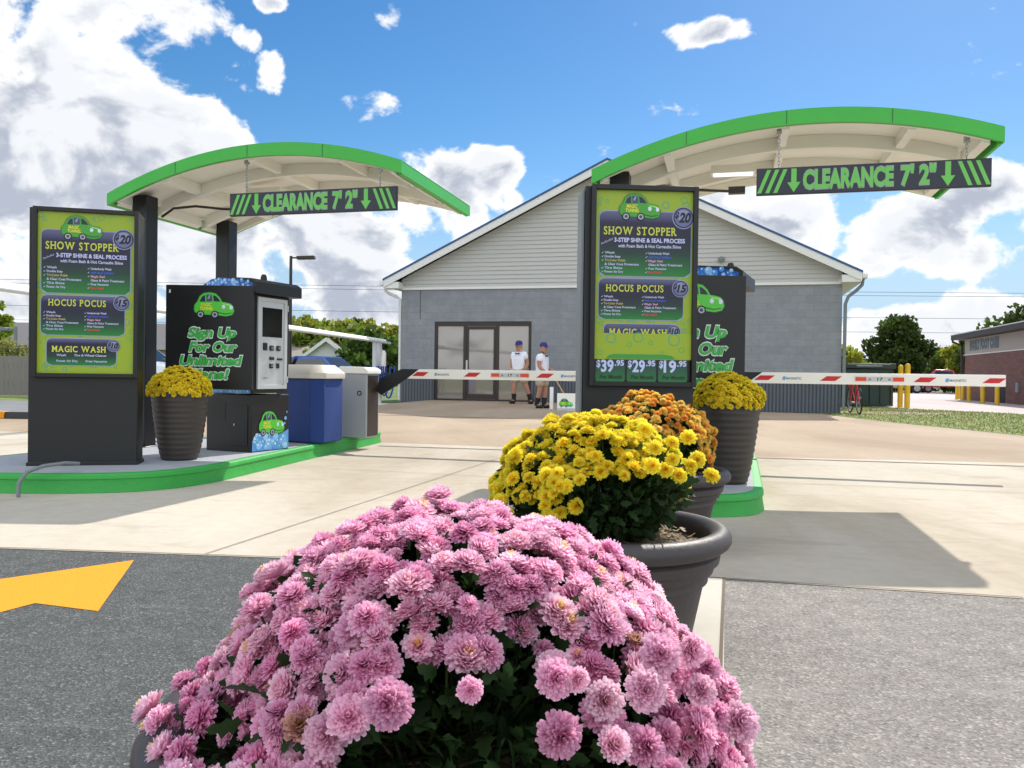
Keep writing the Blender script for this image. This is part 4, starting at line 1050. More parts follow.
# flexible conduit at the left menu board
t=MB(); a=gnd(18,497,0); b_=gnd(24,462,.16)
t.tube([(a[0],a[1],0),(a[0]+.0,a[1]+.01,.10),(a[0]+.03,a[1]+.05,.17),(a[0]+.10,a[1]+.14,.205),(a[0]+.19,a[1]+.26,.215),(a[0]+.24,a[1]+.36,.20)],.014,10)
o=t.build('flexible_conduit',M['sidegrey'],smooth=60); tag(o,'grey flexible conduit arching over the green kerb of the left island','conduit')

# ------------------------------------------------------------------ car wash building
GX,GY=-3.44,25.62; BW=12.73; ZM=3.54; BD=22
t=thing('car_wash_building','grey block car wash building with white sided gable and blue metal roof','building',(GX,GY,0),YAW)
def roofz(x):
    xx=min(x,BW-x); return 3.80+.487*(xx+.45)
sx0,sx1,sz0,sz1=1.09,4.13,.13,2.52
mb=MB(); z1=ZM
mb.box(0,sx0,0,.25,1.0,z1); mb.box(sx1,BW,0,.25,1.0,z1); mb.box(sx0,sx1,0,.25,sz1,z1)
mb.box(0,.25,.25,BD,1.0,z1); mb.box(BW-.25,BW,.25,BD,1.0,z1); mb.box(.25,BW-.25,BD-.25,BD,0,z1)
mb.build('wall',M['block'],t)
mb=MB()
def ribs(mb,x0,x1,y,z0,z1):
    x=x0; p=.095
    while x<x1-.01:
        e=min(x+p,x1); mb.add([(x,y,z0),(x+p*.25,y-.03,z0),(min(x+p*.7,x1),y-.03,z0),(e,y,z0),(x,y,z1),(x+p*.25,y-.03,z1),(min(x+p*.7,x1),y-.03,z1),(e,y,z1)],[(0,1,5,4),(1,2,6,5),(2,3,7,6)]); x+=p
ribs(mb,0,sx0,-.003,0,1.0); ribs(mb,sx1,BW,-.003,0,1.0); mb.box(0,sx0,.0,.25,0,.997);mb.box(sx1,BW,.0,.25,0,.997);mb.box(0,.25,.25,BD,0,.997);mb.box(BW-.25,BW,.25,BD,0,.997)
mb.build('wainscot',M['wains'],t)
# gable siding, each course a tilted board
mb=MB(); z=ZM; n=0
def xr(z): # left x where gable meets the roof underside
    return max(0,(z-3.80+.20)/.487-.45)
while True:
    z2=z+.125; a=xr(z+.01); b=xr(z2)
    if b>BW/2-.06: break
    mb.add([(a,-.035,z),(BW-a,-.035,z),(BW-b,-.012,z2),(b,-.012,z2),(a,-.012,z),(BW-a,-.012,z)],[(0,1,2,3),(4,5,1,0)]); z=z2
mb.add([(0,.0,ZM),(BW,.0,ZM),(BW,.0,3.7),(BW/2,.0,6.9),(0,.0,3.7)],[(0,1,2,3,4)])
mb.build('gable_siding',M['siding'],t)
mb=MB(); mb.box(-.01,BW+.01,-.05,-.001,ZM-.05,ZM+.02); mb.box(-.02,.09,-.05,-.001,ZM+.021,3.62); mb.box(BW-.09,BW+.02,-.05,-.001,ZM+.021,3.62); mb.build('trim',M['trim'],t)
# roof slabs with white rake boards
oh=.45; F0=-.45
mb=MB(); tk=.06
for sgn in (0,1):
    X=lambda x: x if not sgn else BW-x
    a=X(-oh);m_=X(BW/2); za=roofz(-oh);zm=roofz(BW/2)
    mb.add([(a,F0,za-tk),(m_,F0,zm-tk),(m_,F0,zm),(a,F0,za),(a,BD+.3,za-tk),(m_,BD+.3,zm-tk),(m_,BD+.3,zm),(a,BD+.3,za)],
       [(0,1,2,3),(4,7,6,5),(3,2,6,7),(0,4,5,1),(0,3,7,4)])
mb.build('roof',M['roofblue'],t)
mb=MB()
for sgn in (0,1):
    X=lambda x: x if not sgn else BW-x
    a=X(-oh+.02);m_=X(BW/2); za=roofz(-oh+.02)-tk-.003;zm=roofz(BW/2)-tk-.003
    w_=.21
    mb.add([(a,F0+.02,za-w_),(m_,F0+.02,zm-w_),(m_,F0+.02,zm),(a,F0+.02,za),(a,F0+.05,za-w_),(m_,F0+.05,zm-w_),(m_,F0+.05,zm),(a,F0+.05,za)],[(0,1,2,3),(4,7,6,5),(0,4,5,1),(0,3,7,4)])
    # soffit under the rake
    mb.add([(a,F0+.05,za-.10),(m_,F0+.05,zm-.10),(m_,-.036,zm-.10),(a,-.036,za-.10)],[(0,1,2,3)])
    # boxed eave return
    x0,x1=sorted((X(-oh+.02),X(.06))); mb.box(x0,x1,F0+.051,-.055,ZM-.03,ZM+.16)
    x0,x1=sorted((X(-oh+.02),X(-.01))); mb.box(x0,x1,.0,BD,ZM+.02,ZM+.14)
mb.build('rake_board',M['trim'],t)
for sgn in (0,1):
    X=lambda x: x if not sgn else BW-x
    mb=MB(); x0,x1=sorted((X(-oh-.12),X(-oh+.015))); mb.prism([(x0,3.60),(x1,3.60),(x1,3.73),(x0,3.73)],F0+.02,BD+.2,'y'); g=mb.build('gutter',M['trim'],t,bevel=.02)
    mb=MB(); mb.tube([(X(-oh-.04),F0+.3,3.6),(X(-oh-.02),F0+.3,3.45),(X(-oh+.12),F0+.32,3.36),(X(-.18),-.02,3.30),(X(-.06),.04,3.2),(X(-.055),.05,.1)] if sgn==0 else [(X(-oh-.04),F0+.3,3.6),(X(-oh-.02),F0+.3,3.45),(X(-oh+.12),F0+.32,3.30),(X(-.14),-.1,3.15),(X(-.07),-.07,2.95),(X(-.065),-.07,.1)],.045,8); mb.build('downspout',M['trim'] if sgn==0 else M['sidegrey'],t,smooth=60)
# storefront
mb=MB(); f=.075
mb.box(sx0,sx1,.02,.10,sz1-.14,sz1);mb.box(sx0,sx1,.02,.10,.02,sz0+.05)
for x in (sx0,2.01,3.03,sx1-f-.02): mb.box(x,x+f+.02,.02,.10,sz0+.05,sz1-.14)
fr=mb.build('door_frame',M['bronze'],t,bevel=.005)
xs=(sx0+.095,2.01,2.105,3.03,3.125,sx1-.095)
for k in range(3):
    mb=MB(); mb.box(xs[2*k] if k else xs[0],xs[2*k+1],.055,.065,sz0+.05,sz1-.14); mb.build('window_pane',M['store'],fr)
mb=MB(); x0,x1=2.108,3.027
for a,b_,c_,d_ in ((x0,x0+.07,sz0+.06,sz1-.15),(x1-.07,x1,sz0+.06,sz1-.15),(x0+.07,x1-.07,sz1-.24,sz1-.15),(x0+.07,x1-.07,sz0+.06,sz0+.2)): mb.box(a,b_,.03,.052,c_,d_)
dr=mb.build('door',M['bronze'],t,bevel=.004)
mb=MB(); mb.box(x0+.0,x0+.05,-.02,.028,1.0,1.35); mb.build('handle',M['beige'],dr,bevel=.004)
mb=MB(); mb.box(sx0-.4,sx1+.4,.12,.2,0,.12); mb.build('threshold',M['sidegrey'],t)
# security camera and control joints
mb=MB(); mb.lathe([(0,-.10),(.05,-.09),(.08,-.05),(.085,0),(.085,.05),(0,.05)],16,(9.55,-.13,4.22)); mb.box(9.52,9.58,-.13,-.036,4.24,4.30); mb.build('security_camera',M['sidegrey'],t,smooth=40)
mb=MB()
for x in (.62,5.5): mb.box(x-.008,x+.008,-.003,-.0005,2.6,ZM-.06)
mb.build('control_joint',M['char'],t)
# sloping apron before the door
mb=MB(); nx,ny=40,16; vs=[];fs=[]
for i in range(nx+1):
    for j in range(ny+1):
        x=-.3+7.8*i/nx; y=-7.0*j/ny
        sx=min(1,max(0,(x+.3)/1.5))*min(1,max(0,(7.5-x)/1.5)); sy=1-j/ny
        s=lambda k:k*k*(3-2*k)
        vs.append((x,y-.04,.002+.125*s(sx)*s(sy)))
for i in range(nx):
    for j in range(ny): a=i*(ny+1)+j; fs.append((a,a+1,a+ny+2,a+ny+1))
mb.add(vs,fs); o=struct('entrance_apron',mb,M['concrete2'],loc=(GX,GY,0),rz=YAW,smooth=80)

# ------------------------------------------------------------------ people
def skin_obj(name,verts,edges,radii,m,parent,sub=2,loc=(0,0,0)):
    me=bpy.data.meshes.new(name); me.from_pydata(verts,edges,[]); me.materials.append(m)
    o=bpy.data.objects.new(name,me); C.objects.link(o); o.parent=parent; o.location=loc
    md=o.modifiers.new('Skin','SKIN'); md.use_smooth_shade=True
    for v,r in zip(me.skin_vertices[0].data,radii): v.radius=(r,r) if not isinstance(r,tuple) else r
    me.skin_vertices[0].data[0].use_root=True
    s=o.modifiers.new('Sub','SUBSURF'); s.levels=sub; s.render_levels=sub
    return o
def person(loc,rz,h,label,feet,arms,turn):
    t=thing('person',label,'person',loc,rz); k=h/1.78
    J={'pel':(0,0,.95),'wa':(0,0,1.08),'ch':(0,.0,1.28),'nk':(0,-.02,1.46),'hd0':(0,-.03,1.55),'hd1':(0,-.035,1.66),'hd2':(0,-.03,1.74)}
    for s,sd in (('l',1),('r',-1)):
        f=feet[s]; J['hip'+s]=(.10*sd,0,.90); J['kn'+s]=(.11*sd+f[0]*.45,f[1]*.5-.03,.50); J['an'+s]=(.11*sd+f[0],f[1]+.02,.09); J['to'+s]=(.13*sd+f[0],f[1]-.16,.035)
        a=arms[s]; J['sh'+s]=(.18*sd,0,1.40); J['el'+s]=a[0]; J['wr'+s]=a[1]; J['hn'+s]=a[2]
    names=list(J); idx={n:i for i,n in enumerate(names)}
    V=[tuple(c*k for c in J[n]) for n in names]
    E=[('pel','wa'),('wa','ch'),('ch','nk'),('nk','hd0'),('hd0','hd1'),('hd1','hd2')]
    for s in 'lr': E+=[('pel','hip'+s),('hip'+s,'kn'+s),('kn'+s,'an'+s),('an'+s,'to'+s),('ch','sh'+s),('sh'+s,'el'+s),('el'+s,'wr'+s),('wr'+s,'hn'+s)]
    rad={'pel':(.17,.13),'wa':(.16,.13),'ch':(.17,.13),'nk':.07,'hd0':.085,'hd1':.112,'hd2':.09,'hip':.11,'kn':.072,'an':.052,'to':.04,'sh':.075,'el':.055,'wr':.038,'hn':.045}
    rr=[]
    for n in names:
        r=rad.get(n) or rad[n[:-1]]; rr.append(tuple(x*k for x in r) if isinstance(r,tuple) else r*k)
    skin_obj('body',V,[(idx[a],idx[b]) for a,b in E],rr,M['skin'],t)
    def sub(name,ns,es,rs,m):
        ii={n:i for i,n in enumerate(ns)}; P=[]
        for n in ns:
            p=J[n] if n in J else n_extra[n]; P.append(tuple(c*k for c in p))
        return skin_obj(name,P,[(ii[a],ii[b]) for a,b in es],[tuple(x*k for x in r) if isinstance(r,tuple) else r*k for r in rs],m,t)
    lerp=lambda a,b,q:tuple(a[i]+(b[i]-a[i])*q for i in range(3))
    n_extra={'hem':(0,0,.93),'sl':lerp(J['shl'],J['ell'],.62),'sr':lerp(J['shr'],J['elr'],.62),'tl':lerp(J['hipl'],J['knl'],.85),'tr':lerp(J['hipr'],J['knr'],.85),
             'cl':lerp(J['knl'],J['anl'],.72),'cr':lerp(J['knr'],J['anr'],.72),'nn':(0,-.01,1.43)}
    sub('shirt',['wa','hem','ch','nn','shl','sl','shr','sr'],[('wa','hem'),('wa','ch'),('ch','nn'),('ch','shl'),('shl','sl'),('ch','shr'),('shr','sr')],[(.20,.165),(.20,.165),(.205,.165),.095,.10,.105,.10,.105],M['shirt'])
    sub('shorts',['pel','hipl','tl','hipr','tr'],[('pel','hipl'),('hipl','tl'),('pel','hipr'),('hipr','tr')],[(.195,.155),.145,.135,.145,.135],M['shorts'])
    for s in 'lr':
        n_extra['he'+s]=(J['an'+s][0],J['an'+s][1]+.04,.05); n_extra['te'+s]=(J['to'+s][0],J['to'+s][1]-.04,.045); n_extra['an2'+s]=(J['an'+s][0],J['an'+s][1],.13); sub('shoe',['he'+s,'te'+s,'an2'+s],[('he'+s,'te'+s),('he'+s,'an2'+s)],[(.062,.055),(.055,.05),.06],M['shoe'])
        mb=MB(); a_=Vector(J['an'+s])*k; b_=Vector(lerp(J['knl' if s=='l' else 'knr'],J['an'+s],.52))*k; mb.tube([a_+Vector((0,.0,-.02*k)),a_.lerp(b_,.5),b_],[.062*k,.062*k,.074*k],14); mb.build('sock',M['shoe'],t,smooth=60)
    mb=MB(); hz=1.68*k; c=(0,-.035*k,hz)
    mb.lathe([(.105*k,-.01*k),(.107*k,.02*k),(.10*k,.06*k),(.078*k,.095*k),(.04*k,.113*k),(0,.118*k)],20,(0,0,0))
    vs=[];n=10
    for i in range(n+1):
        a=R(-150+120*i/n); vs+=[(.10*k*math.cos(a),.10*k*math.sin(a),-.005*k),(.125*k*math.cos(a),.10*k*math.sin(a)-.085*k*math.sin(math.pi*i/n),-.02*k)]
    mb.add(vs,[(2*i,2*i+1,2*i+3,2*i+2) for i in range(n)])
    cp=mb.build('cap',M['cap'],t,c,turn,smooth=50)
    # face: nose, eyes, mouth, ears in one small mesh turned with the head
    mb=MB(); mb.add([(-.014*k,-.092*k,.0),(.014*k,-.092*k,.0),(0,-.118*k,-.035*k),(-.018*k,-.094*k,-.04*k),(.018*k,-.094*k,-.04*k)],[(0,1,2),(0,2,3),(1,4,2),(3,2,4)])
    for sd in (1,-1): mb.box(sd*.098*k-.008*k,sd*.098*k+.008*k,-.01*k,.02*k,-.05*k,.0)
    fc=mb.build('face',M['skin'],t,c,turn)
    mb=MB(); 
    for sd in (1,-1): mb.box(sd*.035*k-.012*k,sd*.035*k+.012*k,-.096*k,-.088*k,-.012*k,-.002*k)
    mb.box(-.025*k,.025*k,-.093*k,-.086*k,-.072*k,-.066*k); mb.build('eyes_and_mouth',M['bronze'],fc)
    mb=MB(); y=-.145*k; z=1.425*k
    mb.prism([(-.06*k,z-.028*k),(0,z-.008*k),(.06*k,z-.028*k),(.06*k,z+.028*k),(0,z+.008*k),(-.06*k,z+.028*k)],y,y+.02*k,'y'); mb.build('bow_tie',M['bow'],t)
    for s,sd in (('l',1),('r',-1)):
        h0=Vector(J['hn'+s])*k; wd=(Vector(J['hn'+s])-Vector(J['wr'+s])).normalized(); mb=MB()
        side=Vector((0,1,0)); 
        for i in range(4):
            b=h0+side*(-.03+.02*i)*k; L2=(.07,.08,.075,.06)[i]*k; mb.tube([b,b+wd*L2*.6,b+wd*L2*.95+Vector((-sd*.02*k,0,0))],[.0105*k,.0095*k,.007*k],6)
        b=h0-wd*.03*k-side*.03*k; mb.tube([b,b-side*.03*k+wd*.03*k,b-side*.035*k+wd*.055*k],[.012*k,.011*k,.008*k],6)
        mb.build('fingers',M['skin'],t,smooth=60)
    return t
def bz(X,Y):  # height of the entrance apron
    dx,dy=X-GX,Y-GY; x=dx*UX+dy*UY; y=dx*VX+dy*VY+.04
    s=lambda k:k*k*(3-2*k); c=lambda k:min(1,max(0,k))
    return .002+.125*s(min(c((x+.3)/1.5),1)*min(c((7.5-x)/1.5),1))*s(c(1+y/7)) 
p1=dep(519,380,23.3); z1=bz(p1[0],23.3)
A1={'l':((.25,.03,1.13),(.22,-.10,.96),(.17,-.15,.90)),'r':((-.24,.02,1.13),(-.22,-.12,.97),(-.16,-.17,.92))}
person((p1[0],23.3,z1),R(-25),1.76,'person in white shirt and khaki shorts standing feet apart by the glass door',
       {'l':(.22,.12),'r':(-.03,-.05)},A1,R(-20))
p2=dep(542,380,21.3); z2=bz(p2[0],21.3)
A2={'l':((.21,-.05,1.12),(.16,-.24,1.02),(.13,-.31,1.0)),'r':((-.22,-.02,1.12),(-.20,-.20,.98),(-.17,-.28,.95))}
person((p2[0],21.3,z2),R(62),1.68,'person in white shirt seen side-on, holding a long handle beside the picture board',
       {'l':(-.02,-.04),'r':(.03,.10)},A2,R(10))
# handle, boards
p=dep(556,380,20.9); q_=dep(564,394,20.7)
t=MB(); t.tube([p,q_],.014,8); a=dep(568,400,20.65); t.tube([q_,a],.014,8); t.box(a[0]-.12,a[0]+.12,a[1]-.02,a[1]+.02,a[2]-.02,a[2]+.02)
tag(t.build('broom_handle',M['wood'],smooth=50),'pale wooden handle held by the person in the side view','broom')
def card(px0,px1,py0,py1,Y,label,art):
    a=dep(px0,py1,Y); b_=dep(px1,py0,Y); W=b_[0]-a[0]; z0=bz(a[0],Y)+.002; H=b_[2]-z0
    mb=MB(); mb.box(0,W,0,.02,0,H); o=mb.build('board',M['white'],None,(a[0],Y,z0),-.05,bevel=.003)
    tag(o,label,'sign'); o.name='picture_board' if art else 'white_board'
    if art:
        q=Art(); q.rect(.01,.01,W-.01,H*.12,(170,190,210),1); q.car(W*.1,H*.2,W*.62,2,1.0); q.build('car_picture',o,(0,-.001,0))
card(557,579,393.5,411,20.55,'white board with green car picture on the ground beside the standing people',True)
card(549.5,553.5,387,410,20.9,'narrow plain white board standing behind the picture board',False)

# ------------------------------------------------------------------ vacuum arch
t=thing('vacuum_arch','long white vacuum pipes on posts with blue hoses, left of the building','vacuum station',(0,0,0))
a=Vector((-3.7,24.0,1.84)); b_=Vector((-7.3,7.0,1.98))
mb=MB(); mb.tube([a,a*.5+b_*.5,b_],.062,14); mb.build('pipe',M['white'],t,smooth=60)
mb=MB(); o2=Vector((.16,0,-.05)); mb.tube([a+o2,b_+o2],.035,12); mb.build('pipe',M['lightgrey'],t,smooth=60)
for k,f_ in enumerate((.02,.045)):
    p=a.lerp(b_,f_) ; mb=MB(); mb.box(p.x-.05,p.x+.05,p.y-.05,p.y+.05,0,p.z); mb.build('post',M['lightgrey'],t,bevel=.005)
p=a.lerp(b_,.9); mb=MB(); mb.box(p.x-.05,p.x+.05,p.y-.05,p.y+.05,0,p.z); mb.build('post',M['lightgrey'],t,bevel=.005)
mb=MB(); mb.lathe([(0,0),(.12,0),(.14,.05),(.14,.55),(.10,.62),(0,.64)],20,(a.x-.05,a.y-.25,.95)); mb.box(a.x-.3,a.x+.15,a.y-.5,a.y,0,.05); mb.build('canister',M['white'],t,smooth=40)
for k in range(5):
    mb=MB(); pts=[]
    for i in range(15):
        s=i/14; ang=math.pi*s; pts.append((a.x-.30+.13*k-.16*math.cos(ang),a.y-.45-.03*k,1.12-.62*math.sin(ang)-.07*k*math.sin(ang)))
    mb.tube(pts,.024,8); mb.build('hose',M['bluehose'],t,smooth=60)
mb=MB(); mb.lathe([(0,0),(.05,.05),(.11,.5),(.05,.85),(0,.86)],10,(a.x-.1,a.y-.35,1.0)); mb.build('nozzle_holder',M['lightgrey'],t,smooth=60)

# ------------------------------------------------------------------ trees
def tree(x,y,h,cr,label,colr,name='tree',n=5000,seed=0,shape=1.0,base=.28,leaf=.16,group='trees beyond the lots',spread=.9):
    q=np.random.RandomState(seed+100); t=thing(name,label,'tree',(x,y,0),0,group)
    mb=MB(); mb.tube([(0,0,0),(.05*h*.1,0,h*.2),(0,.02*h,h*.45),(.02*h,0,h*.8)],[.035*h,.026*h,.018*h,.005*h],10)
    blobs=[]
    nb_=26
    for i in range(nb_):
        a=q.uniform(0,6.28); zz=q.uniform(0,1); prof=math.sin(math.pi*min(1,(zz*.85+.12)))**.6
        rr=cr*prof*math.sqrt(q.uniform(.05,1))*.85; c=np.array([rr*math.cos(a),rr*math.sin(a),h*(base+.05+(.95-base-.05)*zz*.92)]); blobs.append((c,cr*q.uniform(.20,.38)))
        if i%2==0: s0=Vector((0,0,h*q.uniform(.25,.5))); mb.tube([s0,s0.lerp(Vector(c),.5)+Vector((0,0,-.02*h)),Vector(c)],[.010*h,.007*h,.003*h],6)
    mb.build('trunk',M['bark'],t,smooth=60)
    pos=[];dirs=[];tn=[]
    per=n//nb_
    for c,r in blobs:
        d=q.normal(0,1,(per,3)); d/=np.linalg.norm(d,axis=1,keepdims=True); rad=r*q.uniform(.45,1.08,(per,1)); p=c+d*rad*np.array([[1,1,.8*shape]]); pos.append(p); dirs.append(d+q.normal(0,.7,d.shape)); tn.append(np.full(per,q.uniform(.75,1.35)))
    pos=np.vstack(pos);dirs=np.vstack(dirs);tn=np.hstack(tn); V=np.array([(-.5,0,0),(.5,0,0),(.35,.1,1),(-.35,.1,1)]); Fc=np.array([(0,1,2,3)])
    tint=np.array(lin(colr))[None]*np.array([[1.5,1.35,1.1]])*(tn*q.uniform(.7,1.35,len(pos)))[:,None]
    a,b,cc=merge(V,Fc,np.ones((4,3)),pos,dirs,q.uniform(0,6.28,len(pos)),leaf*q.uniform(.6,1.3,len(pos)),tint)
    np_mesh('crown',a,b,M['leafcol'],t,col=cc,smooth=False); return t
def px2(x,Y): d=dep(x,380,Y); return d[0]
G1=(86,106,44);G2=(60,84,36);G3=(124,136,52)
# row at left of the building
row=[(302,90,6.9,1.9,G3),(318,92,6.6,1.8,G3),(332,95,7.4,1.9,G1),(347,90,6.6,2.0,G3),(360,96,7.3,1.9,G1),(373,92,6.6,1.9,G3),(386,96,6.0,2.0,G3),(398,88,5.6,1.7,G3),(340,80,4.6,2.4,G1),(372,78,4.4,2.4,G2),(310,84,5.2,2.4,G1),(395,80,4.0,2.2,G1),(280,94,7.2,2.2,G1),(262,92,6.6,2.2,G3),(355,84,5.6,2.2,G1),(385,86,5.2,2.3,G1)]
for i,(px,Y,h,cr,c) in enumerate(row):
    Y=Y*.8; h=h*.86; cr=cr*1.12
    tree(px2(px,Y),Y,h,cr,'green poplar in the dense row behind the white gabled house','' or c,n=3200,seed=i,shape=1.5,base=.08,leaf=.30,group='poplar row behind the white house')
tree(px2(893,70),70,6.0,3.5,'large dark broad-crowned tree behind the green dumpster',(54,72,34),n=11000,seed=31,base=.12,leaf=.24)
tree(px2(850,66),66,3.6,2.0,'small yellow-green tree just right of the grey building',(120,132,50),n=3000,seed=32,base=.1,leaf=.22)
tree(px2(925,78),78,4.2,2.8,'mid green tree between the broad dark tree and the brick building',(74,94,46),n=3500,seed=33,base=.05,leaf=.26)
tree(px2(945,70),70,3.6,2.0,'smaller tree with dense low crown left of the brick building corner',(84,104,44),n=3000,seed=34,base=.05,leaf=.24)
tree(px2(957,66),66,4.2,1.5,'yellow-green tree touching the brick building corner in view',(128,138,50),n=2500,seed=35,base=.05,leaf=.22)
tree(px2(990,62),62,5.5,2.8,'dark tree rising over the left end of the brick building roof',(60,80,36),n=5000,seed=36,base=.2,leaf=.24)
tree(px2(1030,60),60,6.4,3.2,'taller dark tree rising over the brick building at the right edge',(56,76,36),n=5000,seed=37,base=.2,leaf=.24)
tree(px2(-10,40),40,4.6,1.1,'tall green tree at the left edge behind the fence',(108,128,46),n=3500,seed=38,base=.15,leaf=.14)
tree(px2(16,31.5),31.5,2.2,.9,'low shrubby tree with pale leaves over the wooden fence',(120,128,84),n=1800,seed=39,base=.05,leaf=.09)
tree(px2(36,32),32,2.3,.9,'shrub over the fence beside the left menu board edge',(104,116,70),n=1500,seed=40,base=.05,leaf=.09)
# ------------------------------------------------------------------ houses
def house(loc,rz,W,D,zw,zr,label,mw,mr_,gable_trim=True,door=True):
    t=thing('house',label,'house',loc,rz); mb=MB()
    mb.add([(-W/2,0,0),(W/2,0,0),(W/2,0,zw),(0,0,zr),(-W/2,0,zw),(-W/2,D,0),(W/2,D,0),(W/2,D,zw),(0,D,zr),(-W/2,D,zw)],[(0,1,2,3,4),(9,8,7,6,5),(0,4,9,5),(1,6,7,2)]); mb.build('wall',mw,t)
    s=(zr-zw)/(W/2); oh=.4; mb=MB()
    for sg in (1,-1):
        a=sg*(W/2+oh); za=zw-oh*s+.02; mb.add([(a,-.5,za),(0,-.5,zr+.02),(0,D+.5,zr+.02),(a,D+.5,za),(a,-.5,za+.12),(0,-.5,zr+.14),(0,D+.5,zr+.14),(a,D+.5,za+.12)],[(0,1,2,3),(4,7,6,5),(0,4,5,1),(0,3,7,4),(3,2,6,7)])
    r=mb.build('roof',mr_,t)
    if gable_trim:
        mb=MB()
        for sg in (1,-1):
            a=sg*(W/2+oh); za=zw-oh*s; mb.add([(a,-.53,za-.16),(0,-.53,zr-.14),(0,-.53,zr+.15),(a,-.53,za+.13),(a,-.502,za-.16),(0,-.502,zr-.14),(0,-.502,zr+.15),(a,-.502,za+.13)],[(0,1,2,3),(4,7,6,5),(0,4,5,1),(3,2,6,7)])
        mb.build('gable_trim',M['trim'],t)
    if door:
        mb=MB(); mb.box(-.45,.45,-.03,-.005,0,2.0); mb.build('door',M['bronze'],t)
        for x in (-W/4-.3,W/4+.3): mb=MB(); mb.box(x-.4,x+.4,-.03,-.005,1.0,1.9); mb.build('window',M['shade_glass'],t)
    return t
Y=62; x=px2(327,Y)
house((x,Y,0),0,3.5,4,2.1,3.4,'white front-gabled house entrance with pale shingle roof before the poplars',M['trim'],M['rooftan'])
t=thing('long_house','low house with long pale shingle roof joining the white gable','house',(x-3.6,Y+1.2,0),0)
mb=MB(); mb.box(-5,5.5,0,6,0,2.0); mb.build('wall',M['sidingtan'],t)
mb=MB(); mb.add([(-5.4,-.5,1.95),(5.6,-.5,1.95),(4.6,3,3.4),(-5.4,3,3.4),(-5.4,6.5,1.95),(5.6,6.5,1.95)],[(0,1,2,3),(3,2,5,4),(1,5,2)]); rf=mb.build('roof',M['rooftan'],t)
mb=MB(); mb.box(2.5,2.9,1.2,1.6,2.6,3.35); mb.build('chimney',M['bronze'],rf)
Y=46
t=thing('grey_roofed_building','long building with dark grey shingle roof behind the fence on the left','building',(px2(60,Y),Y,0),R(-4))
mb=MB(); mb.box(-9,8,0,9,0,2.1); mb.build('wall',M['sidingtan'],t)
mb=MB(); mb.add([(-9.4,-.5,2.05),(8.5,-.5,2.05),(6.6,4.5,3.75),(-7.6,4.5,3.75),(-9.4,9.5,2.05),(8.5,9.5,2.05)],[(0,1,2,3),(3,2,5,4),(1,5,2),(0,3,4)]); mb.build('roof',M['roofgrey'],t)
for x in (-6,-3,0,3,6):
    mb=MB(); mb.box(x-.5,x+.5,-.03,-.004,.9,1.8); mb.build('window',M['shade_glass'],t)
# fence
t=thing('wooden_fence','weathered grey wooden board fence behind the side road','fence',(-60,27.2,0),0)
mb=MB(); x=0; q=random.Random(6)
while x<50:
    mb.box(x,x+.135,q.uniform(-.006,.006),.02,.03,1.32+q.uniform(-.012,.012)); x+=.145
mb.build('boards',M['fence'],t)
mb=MB(); mb.box(0,50,.022,.06,.4,.5);mb.box(0,50,.022,.06,1.0,1.1); mb.build('rails',M['fence'],t)
for i in range(18):
    mb=MB(); mb.box(i*2.8,i*2.8+.1,.062,.16,0,1.3); mb.build('post',M['fence'],t)
# black kerb with orange blocks
mb=MB(); mb.prism([(0,0),(.16,0),(.14,.12),(.02,.12)],-25,2.2,'x'); o=mb.build('road_kerb',M['blackkerb'],None,(-9,15.0,-.002),-.05); o['kind']='structure'
for i,(px) in enumerate((8,)):
    p=gnd(px,417); mb=MB(); mb.box(-.22,.22,-.012,.17,0,.128); o=mb.build('kerb_marker',M['arrow'],None,(p[0],15.0-.05*(p[0]+9),-.001),-.05,bevel=.005)
    tag(o,'orange painted block on the black kerb beside the side road','kerb marker')

# lamp posts
def lamp(x,y,h,label,m):
    t=thing('street_lamp',label,'street lamp',(x,y,0),0,'street lamps'); mb=MB(); mb.tube([(0,0,0),(0,0,h)],[.09,.07],10); mb.build('pole',m,t,smooth=60)
    mb=MB(); mb.box(.0,.35,-.03,.03,h-.12,h-.05); mb.build('arm',m,t); mb=MB(); mb.prism([(.3,h-.16),(1.15,h-.13),(1.15,h+.02),(.3,h-.02)],-.2,.2,'y'); mb.build('lamp_head',m,t,bevel=.02); return t
Y=40; p=dep(291,256,Y); lamp(p[0],Y,p[2],'brown street lamp rising behind the left kiosk',M['bronze'])
Y=33; p=dep(16,327,Y); l=lamp(p[0],Y,p[2],'grey street lamp behind the wooden fence at the left edge',M['sidegrey']); l.rotation_euler.z=R(180)

